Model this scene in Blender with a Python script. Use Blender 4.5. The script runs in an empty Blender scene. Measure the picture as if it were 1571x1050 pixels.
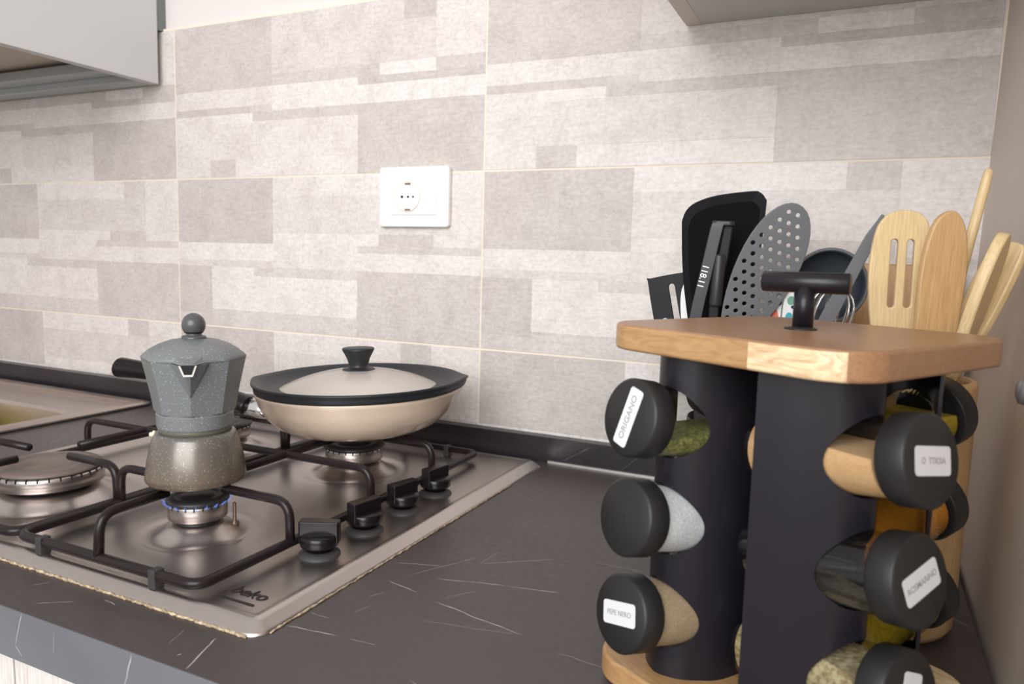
import bpy, bmesh, math, random
from mathutils import Vector, Matrix, Euler
R_ = random.Random(7)
SC = bpy.context.scene
COL = SC.collection
PI = math.pi

# ------------------------------------------------------------------ camera, light, exposure
cam_d = bpy.data.cameras.new('camera')
cam = bpy.data.objects.new('camera', cam_d); COL.objects.link(cam)
cam.location = (0.36853, -0.93183, 0.27393)
cam.rotation_euler = Euler((1.45889, -0.02795, 0.44111), 'XYZ')
cam_d.sensor_width = 36; cam_d.lens = 26.075
cam_d.clip_start = 0.02
cam_d.dof.use_dof = True; cam_d.dof.focus_distance = 0.68; cam_d.dof.aperture_fstop = 11.0
SC.camera = cam

W = bpy.data.worlds.new('world'); SC.world = W; W.use_nodes = True
bg = W.node_tree.nodes['Background']
bg.inputs[0].default_value = (1.0, 0.945, 0.91, 1); bg.inputs[1].default_value = 0.68

def area(name, loc, target, sx, sy, energy, color):
    l = bpy.data.lights.new(name, 'AREA'); l.shape = 'RECTANGLE'; l.size = sx; l.size_y = sy
    l.energy = energy; l.color = color
    o = bpy.data.objects.new(name, l); COL.objects.link(o); o.location = loc
    o.rotation_euler = (Vector(target) - Vector(loc)).to_track_quat('-Z', 'Y').to_euler()
    return o
area('front_fill', (0.42, -2.05, 0.85), (0.12, 0, 0.12), 1.6, 1.25, 52, (0.96, 0.98, 1.0))  # added soft fill behind the camera, standing in for a flash
SC.view_settings.view_transform = 'Standard'; SC.view_settings.look = 'None'
SC.view_settings.exposure = 0.07; SC.view_settings.gamma = 1.0
SC.view_settings.use_curve_mapping = False

# ------------------------------------------------------------------ materials
MATS = {}
def mat(name, color, rough=0.5, metal=0.0, spec=0.5, trans=0.0, ior=1.45, emit=None, alpha=1.0, coat=0.0):
    m = bpy.data.materials.new(name); m.use_nodes = True
    b = m.node_tree.nodes['Principled BSDF']
    b.inputs['Base Color'].default_value = (*color, 1); b.inputs['Roughness'].default_value = rough
    b.inputs['Metallic'].default_value = metal; b.inputs['Specular IOR Level'].default_value = spec
    b.inputs['Transmission Weight'].default_value = trans; b.inputs['IOR'].default_value = ior
    b.inputs['Alpha'].default_value = alpha; b.inputs['Coat Weight'].default_value = coat
    if emit: b.inputs['Emission Color'].default_value = (*emit[0], 1); b.inputs['Emission Strength'].default_value = emit[1]
    MATS[name] = m; return m
def nd(m, t, **kw):
    n = m.node_tree.nodes.new(t)
    for k, v in kw.items(): setattr(n, k, v)
    return n
def lk(m, a, b): m.node_tree.links.new(a, b)
def bsdf(m): return m.node_tree.nodes['Principled BSDF']
def coords(m, scale=(1, 1, 1), kind='Object', rot=(0, 0, 0)):
    tc = nd(m, 'ShaderNodeTexCoord'); mp = nd(m, 'ShaderNodeMapping')
    mp.inputs['Scale'].default_value = scale; mp.inputs['Rotation'].default_value = rot
    lk(m, tc.outputs[kind], mp.inputs[0]); return mp.outputs[0]
def noise(m, vec, scale, detail=4, rough=0.55, dist=0.0):
    n = nd(m, 'ShaderNodeTexNoise'); n.inputs['Scale'].default_value = scale
    n.inputs['Detail'].default_value = detail; n.inputs['Roughness'].default_value = rough
    n.inputs['Distortion'].default_value = dist
    lk(m, vec, n.inputs['Vector']); return n.outputs['Fac']
def ramp(m, fac, stops):
    r = nd(m, 'ShaderNodeValToRGB'); e = r.color_ramp.elements
    while len(e) < len(stops): e.new(0.5)
    for i, (p, c) in enumerate(stops):
        e[i].position = p; e[i].color = (*c, 1) if len(c) == 3 else c
    lk(m, fac, r.inputs[0]); return r.outputs[0]
def mix(m, fac, a, b, mode='MIX'):
    n = nd(m, 'ShaderNodeMix', data_type='RGBA', blend_type=mode)
    for s, v in ((n.inputs[0], fac), (n.inputs[6], a), (n.inputs[7], b)):
        if isinstance(v, (int, float)): s.default_value = v
        elif isinstance(v, tuple): s.default_value = (*v, 1)
        else: lk(m, v, s)
    return n.outputs[2]
def bump(m, h, strength=0.2, dist=0.001):
    n = nd(m, 'ShaderNodeBump'); n.inputs['Strength'].default_value = strength; n.inputs['Distance'].default_value = dist
    lk(m, h, n.inputs['Height']); lk(m, n.outputs[0], bsdf(m).inputs['Normal'])
def wood(name, c1, c2, scale=(1, 1, 1), rough=0.45, fine=90, end=False, kind='Object'):
    m = mat(name, c1, rough)
    v = coords(m, scale, kind)
    n1 = noise(m, v, 14, 5, 0.6, 1.2); n2 = noise(m, v, fine, 3, 0.6)
    c = mix(m, n1, c1, c2); c = mix(m, 0.28, c, ramp(m, n2, [(0.3, (0.25, 0.16, 0.08)), (0.62, (1, 1, 1))]), 'MULTIPLY')
    lk(m, c, bsdf(m).inputs['Base Color']); bump(m, n2, 0.08, 0.0005); return m

mat('paint_white', (0.72, 0.675, 0.65), 0.6)
mat('grout', (0.80, 0.71, 0.61), 0.8)
mat('panel_beige', (0.66, 0.575, 0.495), 0.5)
mat('floor_grey', (0.35, 0.32, 0.30), 0.5)
mat('cab_grey', (0.55, 0.545, 0.54), 0.4)
mat('cab_tan', (0.52, 0.45, 0.38), 0.6)  # tan of the recessed inner panel
mat('rail_grey', (0.42, 0.44, 0.44), 0.35, 0.5)
mat('socket_white', (0.84, 0.81, 0.79), 0.3)
mat('hole_black', (0.01, 0.01, 0.01), 0.6)
mat('contact_brass', (0.30, 0.2, 0.14), 0.4, 0.6)
mat('black_enamel', (0.016, 0.011, 0.011), 0.3, spec=0.3)
mat('black_plastic', (0.009, 0.007, 0.008), 0.25, spec=0.35)
mat('black_matte', (0.018, 0.017, 0.017), 0.45, spec=0.4)
mat('black_rubber', (0.02, 0.02, 0.024), 0.45)
mat('rubber_grey', (0.035, 0.032, 0.032), 0.6)
mat('burner_black', (0.02, 0.018, 0.018), 0.45)
mat('logo_ink', (0.02, 0.015, 0.015), 0.5)
mat('rack_metal', (0.013, 0.011, 0.016), 0.33, 0.0, 0.4)
def thin_glass(name, tint, rough=0.02):
    m = bpy.data.materials.new(name); m.use_nodes = True; nt = m.node_tree; nt.nodes.clear()
    o = nt.nodes.new('ShaderNodeOutputMaterial'); mx = nt.nodes.new('ShaderNodeMixShader'); tr = nt.nodes.new('ShaderNodeBsdfTransparent'); gl = nt.nodes.new('ShaderNodeBsdfGlossy')
    lw = nt.nodes.new('ShaderNodeLayerWeight'); lw.inputs[0].default_value = 0.5
    pw = nt.nodes.new('ShaderNodeMath'); pw.operation = 'POWER'; pw.inputs[1].default_value = 4.0
    ma = nt.nodes.new('ShaderNodeMath'); ma.operation = 'MULTIPLY_ADD'; ma.inputs[1].default_value = 0.55; ma.inputs[2].default_value = 0.05
    tr.inputs[0].default_value = (*tint, 1); gl.inputs['Roughness'].default_value = rough
    nt.links.new(lw.outputs['Facing'], pw.inputs[0]); nt.links.new(pw.outputs[0], ma.inputs[0]); nt.links.new(ma.outputs[0], mx.inputs[0])
    nt.links.new(tr.outputs[0], mx.inputs[1]); nt.links.new(gl.outputs[0], mx.inputs[2]); nt.links.new(mx.outputs[0], o.inputs[0]); MATS[name] = m
thin_glass('glass', (0.93, 0.94, 0.93)); mat('lid_glass', (0.80, 0.74, 0.67), 0.10, 0, 0.5, alpha=0.55)
mat('label_white', (0.64, 0.635, 0.65), 0.5)
mat('ink_grey', (0.30, 0.29, 0.29), 0.7)
mat('print_white', (0.8, 0.8, 0.8), 0.5)
mat('pan_cream', (0.62, 0.49, 0.375), 0.22, 0.0, 0.5, coat=0.4)
mat('pan_inner', (0.55, 0.46, 0.38), 0.3)
mat('chrome', (0.8, 0.79, 0.79), 0.16, 1.0)
mat('valve_cream', (0.75, 0.66, 0.5), 0.4)
mat('moka_knob', (0.075, 0.075, 0.077), 0.3)
mat('nylon_black', (0.009, 0.008, 0.010), 0.5, spec=0.3)
mat('nylon_char', (0.032, 0.030, 0.034), 0.42)
mat('nylon_grey', (0.155, 0.16, 0.17), 0.45)
mat('nylon_blue', (0.040, 0.050, 0.062), 0.4)
mat('plastic_white', (0.8, 0.8, 0.8), 0.35)
mat('knob_steel', (0.28, 0.27, 0.27), 0.4, 0.6)
mat('alu_strip', (0.72, 0.68, 0.64), 0.3, 0.7)
mat('paint_red', (0.72, 0.17, 0.10), 0.35); mat('paint_teal', (0.08, 0.40, 0.50), 0.35)
mat('paint_navy', (0.02, 0.02, 0.07), 0.35); mat('paint_green', (0.16, 0.36, 0.27), 0.35)
mat('paint_greyblue', (0.35, 0.40, 0.43), 0.35)
mat('flame_blue', (0.15, 0.3, 0.9), 0.5, emit=((0.18, 0.38, 1.0), 0.4), alpha=0.2)
mat('door_white', (0.72, 0.68, 0.655), 0.45)
wood('board_wood', (0.42, 0.235, 0.125), (0.28, 0.145, 0.072), (2.2, 14, 14), 0.34, 60)
wood('board_pale', (0.74, 0.54, 0.32), (0.62, 0.38, 0.19), (3, 14, 14), 0.34, 60)
wood('board_mid', (0.50, 0.295, 0.125), (0.36, 0.19, 0.07), (3, 14, 14), 0.34, 60)
wood('bamboo', (0.66, 0.44, 0.22), (0.56, 0.34, 0.155), (26, 26, 1.4), 0.42, 30)
wood('bamboo_pale', (0.80, 0.63, 0.36), (0.72, 0.53, 0.27), (26, 26, 1.6), 0.45, 30)
wood('bamboo_dark', (0.56, 0.32, 0.13), (0.47, 0.25, 0.09), (26, 26, 1.4), 0.45, 30)

def m_tile():
    m = mat('tile_print', (0.7, 0.66, 0.63), 0.42)
    a = nd(m, 'ShaderNodeVertexColor'); a.layer_name = 'tone'
    v = coords(m, (1, 1, 1), 'Object')
    vs = coords(m, (6, 6, 30), 'Object', (0, 0.25, 0))
    n1 = noise(m, v, 22, 6, 0.65, 0.6); n2 = noise(m, vs, 9, 5, 0.7); n3 = noise(m, v, 170, 5, 0.7)
    f = ramp(m, n1, [(0.28, (0.86, 0.85, 0.84)), (0.5, (0.98, 0.975, 0.97)), (0.72, (1.05, 1.05, 1.05))])
    c = mix(m, 1.0, a.outputs[0], f, 'MULTIPLY')
    g = ramp(m, n2, [(0.3, (0.80, 0.79, 0.78)), (0.58, (1.0, 1.0, 1.0))]); c = mix(m, 0.7, c, g, 'MULTIPLY')
    h = ramp(m, n3, [(0.33, (0.82, 0.815, 0.81)), (0.58, (1.03, 1.03, 1.03))]); c = mix(m, 0.85, c, h, 'MULTIPLY')
    lk(m, c, bsdf(m).inputs['Base Color']); bump(m, n3, 0.12, 0.0006)
m_tile()
VEINS = [(0.0769, -0.4431, 0.1634, -0.4591, 0.90), (0.0566, -0.4063, 0.1151, -0.3901, 0.80), (0.1151, -0.3901, 0.1612, -0.3802, 0.80), (0.0231, -0.4294, 0.0576, -0.4370, 0.80), (0.0295, -0.4189, 0.0673, -0.3477, 0.50),
    (0.0748, -0.3619, 0.1335, -0.3151, 0.60), (0.0075, -0.3957, 0.0498, -0.3809, 0.70), (0.0011, -0.5276, 0.0445, -0.5230, 0.90), (0.0042, -0.5041, 0.0227, -0.5052, 0.60), (0.0827, -0.4764, 0.1601, -0.4591, 0.35),
    (0.0808, -0.4368, 0.0984, -0.4103, 0.35), (0.0145, -0.1596, 0.0646, -0.1853, 0.40), (0.0284, -0.4613, 0.0338, -0.4491, 0.60), (0.0748, -0.3619, 0.0785, -0.3277, 0.40), (0.0550, -0.5223, 0.0766, -0.5203, 0.60),
    (0.0325, -0.4906, 0.0372, -0.4707, 0.30), (-0.0153, -0.6055, -0.0288, -0.5638, 1.00), (-0.0506, -0.5884, -0.0584, -0.5664, 0.35), (-0.1879, -0.5929, -0.1672, -0.5759, 0.60), (-0.1496, -0.5648, -0.1339, -0.5663, 0.60),
    (-0.2216, -0.5741, -0.2160, -0.5630, 0.60), (-0.0340, -0.5945, -0.0332, -0.5919, 0.90), (0.1640, -0.3065, 0.2126, -0.3058, 0.50), (0.1900, -0.4690, 0.2320, -0.4726, 0.40), (0.1880, -0.3759, 0.2138, -0.3680, 0.30), (0.4491, -0.2690, 0.4692, -0.2867, .6),
    (0.12, -0.545, 0.19, -0.575, .6), (0.20, -0.555, 0.215, -0.600, .5), (0.06, -0.59, 0.13, -0.58, .4), (0.36, -0.16, 0.43, -0.20, .4), (-0.66, -0.47, -0.61, -0.55, .6), (-0.70, -0.20, -0.63, -0.30, .5), (-0.45, -0.575, -0.37, -0.60, .6)]
EDGE_VEINS = [(-0.1831, -0.0003, -0.1924, -0.0282, .7), (-0.1924, -0.0282, -0.1857, -0.0360, .6), (-0.0636, -0.0003, -0.0728, -0.0300, .9), (-0.1459, -0.0041, -0.1480, -0.0236, .35), (0.03, 0, 0.01, -.03, .6), (0.16, 0, 0.17, -.035, .6), (-.33, 0, -.34, -.036, .7), (-.45, 0, -.44, -.03, .5)]
def m_marble(name, base, dark, vein, rough, segs, vertical=False, width=0.00055):
    """dark laminate with a printed pattern of thin straight veins (start, end, strength)"""
    m = mat(name, base, rough, spec=0.5)
    v = coords(m)
    n0 = noise(m, v, 5, 6, 0.65, 0.4); nf = noise(m, v, 160, 3, 0.6)
    c = mix(m, ramp(m, n0, [(0.3, (0, 0, 0)), (0.7, (1, 1, 1))]), dark, base)
    wob = nd(m, 'ShaderNodeTexNoise'); wob.inputs['Scale'].default_value = 38; wob.inputs['Detail'].default_value = 3; lk(m, v, wob.inputs['Vector'])
    sc_ = nd(m, 'ShaderNodeVectorMath', operation='MULTIPLY_ADD'); lk(m, wob.outputs['Color'], sc_.inputs[0]); sc_.inputs[1].default_value = (.006, .006, .006); sc_.inputs[2].default_value = (-.003, -.003, -.003)
    ad = nd(m, 'ShaderNodeVectorMath', operation='ADD'); lk(m, v, ad.inputs[0]); lk(m, sc_.outputs[0], ad.inputs[1])
    src = ad.outputs[0]
    if vertical:
        sx = nd(m, 'ShaderNodeSeparateXYZ'); lk(m, src, sx.inputs[0]); cb = nd(m, 'ShaderNodeCombineXYZ'); lk(m, sx.outputs[0], cb.inputs[0]); lk(m, sx.outputs[2], cb.inputs[1]); src = cb.outputs[0]
    def mth(op, a, b=None, cl=False):
        n = nd(m, 'ShaderNodeMath', operation=op, use_clamp=cl)
        for i, q in enumerate((a, b)):
            if q is None: continue
            if isinstance(q, (int, float)): n.inputs[i].default_value = q
            else: lk(m, q, n.inputs[i])
        return n.outputs[0]
    tot = None; fade = ramp(m, noise(m, v, 70, 3, 0.6), [(0.30, (0.25, 0.25, 0.25)), (0.6, (1, 1, 1))])
    for (ax, ay, bx, by, k) in segs:
        mp = nd(m, 'ShaderNodeMapping', vector_type='TEXTURE'); L = math.hypot(bx - ax, by - ay)
        mp.inputs['Location'].default_value = (ax, ay, 0); mp.inputs['Rotation'].default_value = (0, 0, math.atan2(by - ay, bx - ax)); mp.inputs['Scale'].default_value = (L, width * (0.7 + .6 * k), 1)
        lk(m, src, mp.inputs[0]); sp = nd(m, 'ShaderNodeSeparateXYZ'); lk(m, mp.outputs[0], sp.inputs[0])
        across = mth('SUBTRACT', 1.0, mth('ABSOLUTE', sp.outputs[1]), True)
        along = mth('MULTIPLY', mth('SUBTRACT', 0.5, mth('ABSOLUTE', mth('SUBTRACT', sp.outputs[0], 0.5))), 7.0, True)
        one = mth('MULTIPLY', mth('MULTIPLY', across, along), k)
        tot = one if tot is None else mth('MAXIMUM', tot, one)
    if tot is not None: c = mix(m, mth('MULTIPLY', tot, fade), c, vein)
    lk(m, c, bsdf(m).inputs['Base Color'])
    rr = ramp(m, nf, [(0.3, (rough - .05,) * 3), (0.7, (rough + .08,) * 3)]); lk(m, rr, bsdf(m).inputs['Roughness'])
    bump(m, nf, 0.08, 0.0004)
m_marble('marble_dark', (0.074, 0.059, 0.056), (0.050, 0.042, 0.042), (0.62, 0.57, 0.53), 0.36, VEINS)
def m_steel(name, col, rough, stretch):
    m = mat(name, col, rough, 1.0)
    v = coords(m, stretch, 'Object')
    n = noise(m, v, 60, 3, 0.6); n2 = noise(m, coords(m, (1, 1, 1)), 7, 4, 0.6)
    lk(m, ramp(m, n, [(0.25, tuple(c * 0.90 for c in col)), (0.75, col)]), bsdf(m).inputs['Base Color'])
    lk(m, ramp(m, n2, [(0.3, (rough - .04,) * 3), (0.7, (rough + .08,) * 3)]), bsdf(m).inputs['Roughness'])
m_steel('steel_hob', (0.56, 0.51, 0.485), 0.30, (1, 40, 1))
m_steel('steel_sink', (0.60, 0.52, 0.48), 0.34, (1, 1, 1))
def m_moka(name, c_top, c_bot, z0, z1):
    m = mat(name, c_top, 0.38, 0.0, 0.5)
    v = coords(m)
    sep = nd(m, 'ShaderNodeSeparateXYZ'); lk(m, v, sep.inputs[0])
    mr = nd(m, 'ShaderNodeMapRange'); mr.inputs[1].default_value = z0; mr.inputs[2].default_value = z1; lk(m, sep.outputs[2], mr.inputs[0])
    nb = noise(m, v, 25, 4, 0.6)
    ad = nd(m, 'ShaderNodeMath', operation='ADD', use_clamp=True); lk(m, mr.outputs[0], ad.inputs[0])
    sb = nd(m, 'ShaderNodeMath', operation='MULTIPLY_ADD'); lk(m, nb, sb.inputs[0]); sb.inputs[1].default_value = 0.6; sb.inputs[2].default_value = -0.3
    lk(m, sb.outputs[0], ad.inputs[1])
    c = mix(m, ad.outputs[0], c_bot, c_top)
    vo = nd(m, 'ShaderNodeTexVoronoi'); vo.inputs['Scale'].default_value = 640; lk(m, v, vo.inputs['Vector'])
    sp = ramp(m, vo.outputs['Distance'], [(0.15, (1, 1, 1)), (0.24, (0, 0, 0))])
    ms = ramp(m, noise(m, v, 430, 1, 0.5), [(0.49, (0, 0, 0)), (0.58, (1, 1, 1))])
    c = mix(m, mix(m, 1.0, sp, ms, 'MULTIPLY'), c, (0.62, 0.64, 0.64))
    lk(m, c, bsdf(m).inputs['Base Color'])
m_moka('moka_upper', (0.155, 0.165, 0.17), (0.15, 0.158, 0.16), 0.05, 0.12)
m_moka('moka_lower', (0.145, 0.14, 0.13), (0.165, 0.125, 0.09), 0.0, 0.055)
bsdf(MATS['moka_lower']).inputs['Roughness'].default_value = 0.27; bsdf(MATS['moka_lower']).inputs['Metallic'].default_value = 0.35
def m_spice(name, a, b, scale=350, clump=60):
    m = mat(name, a, 0.85); v = coords(m)
    n = noise(m, v, scale, 2, 0.7); n2 = noise(m, v, clump, 3, 0.6)
    c = mix(m, ramp(m, n, [(0.4, (0, 0, 0)), (0.6, (1, 1, 1))]), a, b); c = mix(m, 0.35, c, ramp(m, n2, [(0.3, (0.5, 0.5, 0.5)), (0.65, (1.1, 1.1, 1.1))]), 'MULTIPLY')
    lk(m, c, bsdf(m).inputs['Base Color']); bump(m, n, 0.4, 0.001)
m_spice('sp_oregano', (0.30, 0.30, 0.09), (0.13, 0.13, 0.04)); m_spice('sp_salt', (0.74, 0.75, 0.76), (0.60, 0.61, 0.63), 700, 40)
m_spice('sp_pepper', (0.46, 0.35, 0.225), (0.38, 0.28, 0.17), 900, 30); m_spice('sp_ginger', (0.66, 0.41, 0.20), (0.60, 0.36, 0.16), 900, 30)
m_spice('sp_seeds', (0.42, 0.36, 0.20), (0.22, 0.15, 0.06), 260, 60); m_spice('sp_dark', (0.10, 0.085, 0.06), (0.05, 0.04, 0.025))
m_spice('sp_curry', (0.55, 0.42, 0.02), (0.42, 0.30, 0.015), 500, 40); m_spice('sp_paprika', (0.62, 0.26, 0.02), (0.5, 0.18, 0.01), 800, 30)
m_spice('cloth_yellow', (0.46, 0.40, 0.045), (0.34, 0.28, 0.02), 500, 60)
m_spice('sealant', (0.52, 0.42, 0.29), (0.27, 0.19, 0.11), 260, 120)

# ------------------------------------------------------------------ mesh helpers
def new(name, me, m=None, parent=None, smooth=False):
    o = bpy.data.objects.new(name, me); COL.objects.link(o)
    if m is not None and not me.materials: me.materials.append(MATS[m] if isinstance(m, str) else m)
    if parent is not None: o.parent = parent
    if smooth:
        for p in me.polygons: p.use_smooth = True
    return o
def empty(name, loc=(0, 0, 0), rot=(0, 0, 0)):
    o = bpy.data.objects.new(name, None); COL.objects.link(o); o.location = loc; o.rotation_euler = rot
    o.empty_display_size = 0.02; return o
def tag(o, label=None, cat=None, group=None, kind=None):
    if label: o['label'] = label
    if cat: o['category'] = cat
    if group: o['group'] = group
    if kind: o['kind'] = kind
    return o
class MB:
    def __init__(s): s.v = []; s.f = []; s.sm = []
    def add(s, vs, fs, smooth=False, M=None):
        b = len(s.v); s.v += [tuple((M @ Vector(p)) if M else p) for p in vs]
        s.f += [tuple(i + b for i in f) for f in fs]; s.sm += [smooth] * len(fs); return s
    def box(s, x0, y0, z0, x1, y1, z1, M=None):
        vs = [(x, y, z) for z in (z0, z1) for y in (y0, y1) for x in (x0, x1)]
        return s.add(vs, [(0, 2, 3, 1), (4, 5, 7, 6), (0, 1, 5, 4), (2, 6, 7, 3), (0, 4, 6, 2), (1, 3, 7, 5)], False, M)
    def lathe(s, prof, n=32, M=None, smooth=True, cap0=True, cap1=True):
        vs = []; fs = []
        for r, z in prof:
            for i in range(n): a = 2 * PI * i / n; vs.append((r * math.cos(a), r * math.sin(a), z))
        for j in range(len(prof) - 1):
            for i in range(n):
                k = (i + 1) % n; fs.append((j * n + i, j * n + k, (j + 1) * n + k, (j + 1) * n + i))
        if cap0: fs.append(tuple(reversed(range(n))))
        if cap1: fs.append(tuple(range((len(prof) - 1) * n, len(prof) * n)))
        return s.add(vs, fs, smooth, M)
    def tube(s, pts, r, n=10, closed=False, M=None):
        pts = [Vector(p) for p in pts]; N = len(pts); vs = []; fs = []
        rs = r if isinstance(r, (list, tuple)) else [r] * N
        t0 = (pts[1] - pts[0]).normalized(); up = Vector((0, 0, 1)) if abs(t0.z) < 0.9 else Vector((1, 0, 0))
        u = t0.cross(up).normalized()
        for i, p in enumerate(pts):
            if closed: t = (pts[(i + 1) % N] - pts[i - 1]).normalized()
            else: t = (pts[min(i + 1, N - 1)] - pts[max(i - 1, 0)]).normalized()
            u = (u - t * u.dot(t)).normalized(); w = t.cross(u)
            for k in range(n):
                a = 2 * PI * k / n; vs.append(p + (u * math.cos(a) + w * math.sin(a)) * rs[i])
        for j in range(N if closed else N - 1):
            j2 = (j + 1) % N
            for k in range(n):
                k2 = (k + 1) % n; fs.append((j * n + k, j * n + k2, j2 * n + k2, j2 * n + k))
        if not closed: fs.append(tuple(reversed(range(n)))); fs.append(tuple(range((N - 1) * n, N * n)))
        return s.add(vs, fs, True, M)
    def prism(s, poly, z0, z1, M=None, smooth=False):
        n = len(poly); vs = [(x, y, z0) for x, y in poly] + [(x, y, z1) for x, y in poly]
        fs = [tuple(reversed(range(n))), tuple(range(n, 2 * n))]
        s.add(vs, fs, False, M); b = len(s.v) - 2 * n
        for i in range(n): k = (i + 1) % n; s.f.append((b + i, b + k, b + n + k, b + n + i)); s.sm.append(smooth)
        return s
    def build(s, name, m, parent=None, bevel=0, seg=2):
        me = bpy.data.meshes.new(name); me.from_pydata([tuple(p) for p in s.v], [], s.f)
        for p, q in zip(me.polygons, s.sm): p.use_smooth = q
        me.update(); o = new(name, me, m, parent)
        if bevel:
            md = o.modifiers.new('bevel', 'BEVEL'); md.width = bevel; md.segments = seg; md.limit_method = 'ANGLE'; md.angle_limit = math.radians(40)
            for p in me.polygons: p.use_smooth = True
            w = o.modifiers.new('wn', 'WEIGHTED_NORMAL')
        return o
def arc(cx, cy, r, a0, a1, n): return [(cx + r * math.cos(a0 + (a1 - a0) * i / n), cy + r * math.sin(a0 + (a1 - a0) * i / n)) for i in range(n + 1)]
def rrect(w, h, r, n=6, cx=0, cy=0):
    p = []
    for k, (sx, sy) in enumerate(((1, 1), (-1, 1), (-1, -1), (1, -1))): p += arc(cx + sx * (w / 2 - r), cy + sy * (h / 2 - r), r, k * PI / 2, (k + 1) * PI / 2, n)
    return p
def catmull(P, n=8):
    P = [Vector(p) for p in P]; Q = [P[0] * 2 - P[1]] + P + [P[-1] * 2 - P[-2]]; out = []
    for i in range(1, len(Q) - 2):
        for k in range(n):
            t = k / n; a, b, c, d = Q[i - 1], Q[i], Q[i + 1], Q[i + 2]
            out.append(0.5 * ((2 * b) + (c - a) * t + (2 * a - 5 * b + 4 * c - d) * t * t + (3 * b - a - 3 * c + d) * t ** 3))
    return out + [P[-1]]
def roundpath(pts, rad, n=5):
    P = [Vector(p) for p in pts]; out = [P[0]]
    for i in range(1, len(P) - 1):
        a = (P[i - 1] - P[i]); b = (P[i + 1] - P[i]); r = min(rad, a.length / 2.01, b.length / 2.01); a.normalize(); b.normalize()
        s, e = P[i] + a * r, P[i] + b * r
        for k in range(n + 1):
            t = k / n; out.append(s * (1 - t) ** 2 + P[i] * 2 * t * (1 - t) + e * t * t)
    return out + [P[-1]]
def plate_with_holes(loops, thick, bevel=0.0):
    """flat plate in local XY (loops of (x, y); the first is the outline, the others are holes), thickness along Z"""
    cu = bpy.data.curves.new('tmp', 'CURVE'); cu.dimensions = '2D'; cu.fill_mode = 'BOTH'; cu.extrude = max(thick / 2 - bevel, 1e-5); cu.bevel_depth = bevel; cu.bevel_resolution = 1
    cu.offset = -bevel
    for lp in loops:
        sp = cu.splines.new('POLY'); sp.points.add(len(lp) - 1); sp.use_cyclic_u = True
        for p, q in zip(sp.points, lp): p.co = (q[0], q[1], 0, 1)
    o = bpy.data.objects.new('tmp', cu); COL.objects.link(o)
    dg = bpy.context.evaluated_depsgraph_get(); me = bpy.data.meshes.new_from_object(o.evaluated_get(dg))
    bpy.data.objects.remove(o); bpy.data.curves.remove(cu)
    me.materials.clear(); return me
def text_mesh(txt, size, ext=0.0002, shear=0.0, spacing=1.0, bold=0.0):
    cu = bpy.data.curves.new('tmp', 'FONT'); cu.body = txt; cu.size = size; cu.extrude = ext; cu.align_x = 'CENTER'; cu.align_y = 'CENTER'; cu.shear = shear; cu.offset = bold; cu.space_character = spacing
    o = bpy.data.objects.new('tmp', cu); COL.objects.link(o)
    dg = bpy.context.evaluated_depsgraph_get(); me = bpy.data.meshes.new_from_object(o.evaluated_get(dg))
    bpy.data.objects.remove(o); bpy.data.curves.remove(cu); me.materials.clear(); return me
def basis(z, x_hint):
    z = Vector(z).normalized(); x = Vector(x_hint); x = (x - z * x.dot(z)).normalized(); y = z.cross(x)
    return Matrix((x, y, z)).transposed().to_4x4()

# ------------------------------------------------------------------ setting
X1, X2, XC = -0.7155, -0.1185, 0.4818; ZB, ZA, ZC = 0.14477, 0.3942, 0.6434
b = MB(); b.box(-2.2, 0.0065, -0.9, 0.62, 0.12, 1.7)
wall_back = tag(b.build('wall_back', 'paint_white'), kind='structure')
b = MB(); b.box(-2.0, 0.0007, -0.02, XC + 0.002, 0.0070, ZC + 0.003)
b.build('grout_bed', 'grout', wall_back)
RECTS = [  # u0,u1,v0,v1, tone of print 1, tone of print 2
    (0, .36, 0, .43, .30, .35), (.36, .775, 0, .13, .95, .62), (.775, .866, 0, .13, .45, .22), (.866, 1, 0, .36, .88, .80),
    (.36, .64, .13, .36, .70, .62), (.64, .866, .13, .36, .70, .55), (.36, .705, .36, .43, .92, .40), (.705, .866, .36, .43, .42, .92), (.866, 1, .36, .43, .88, .35),
    (.64, 1, .43, .475, .52, .30), (.64, 1, .475, .585, .95, .95), (.64, 1, .585, 1, .42, .34), (0, .36, .43, .545, .98, .85), (0, .29, .545, .59, .66, .35),
    (.29, .36, .545, .59, .70, .55), (.36, .64, .43, .585, .90, .92), (0, .132, .59, .91, .30, .82), (0, .132, .91, 1, .45, .82), (.132, .29, .59, .65, 1.0, .95),
    (.29, .64, .585, .645, .52, .35), (.132, .29, .65, .88, 1.0, .78), (.29, .64, .645, .88, 1.0, .78), (.132, .228, .88, 1, .55, .38), (.228, .64, .88, 1, .62, .90)]
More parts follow.
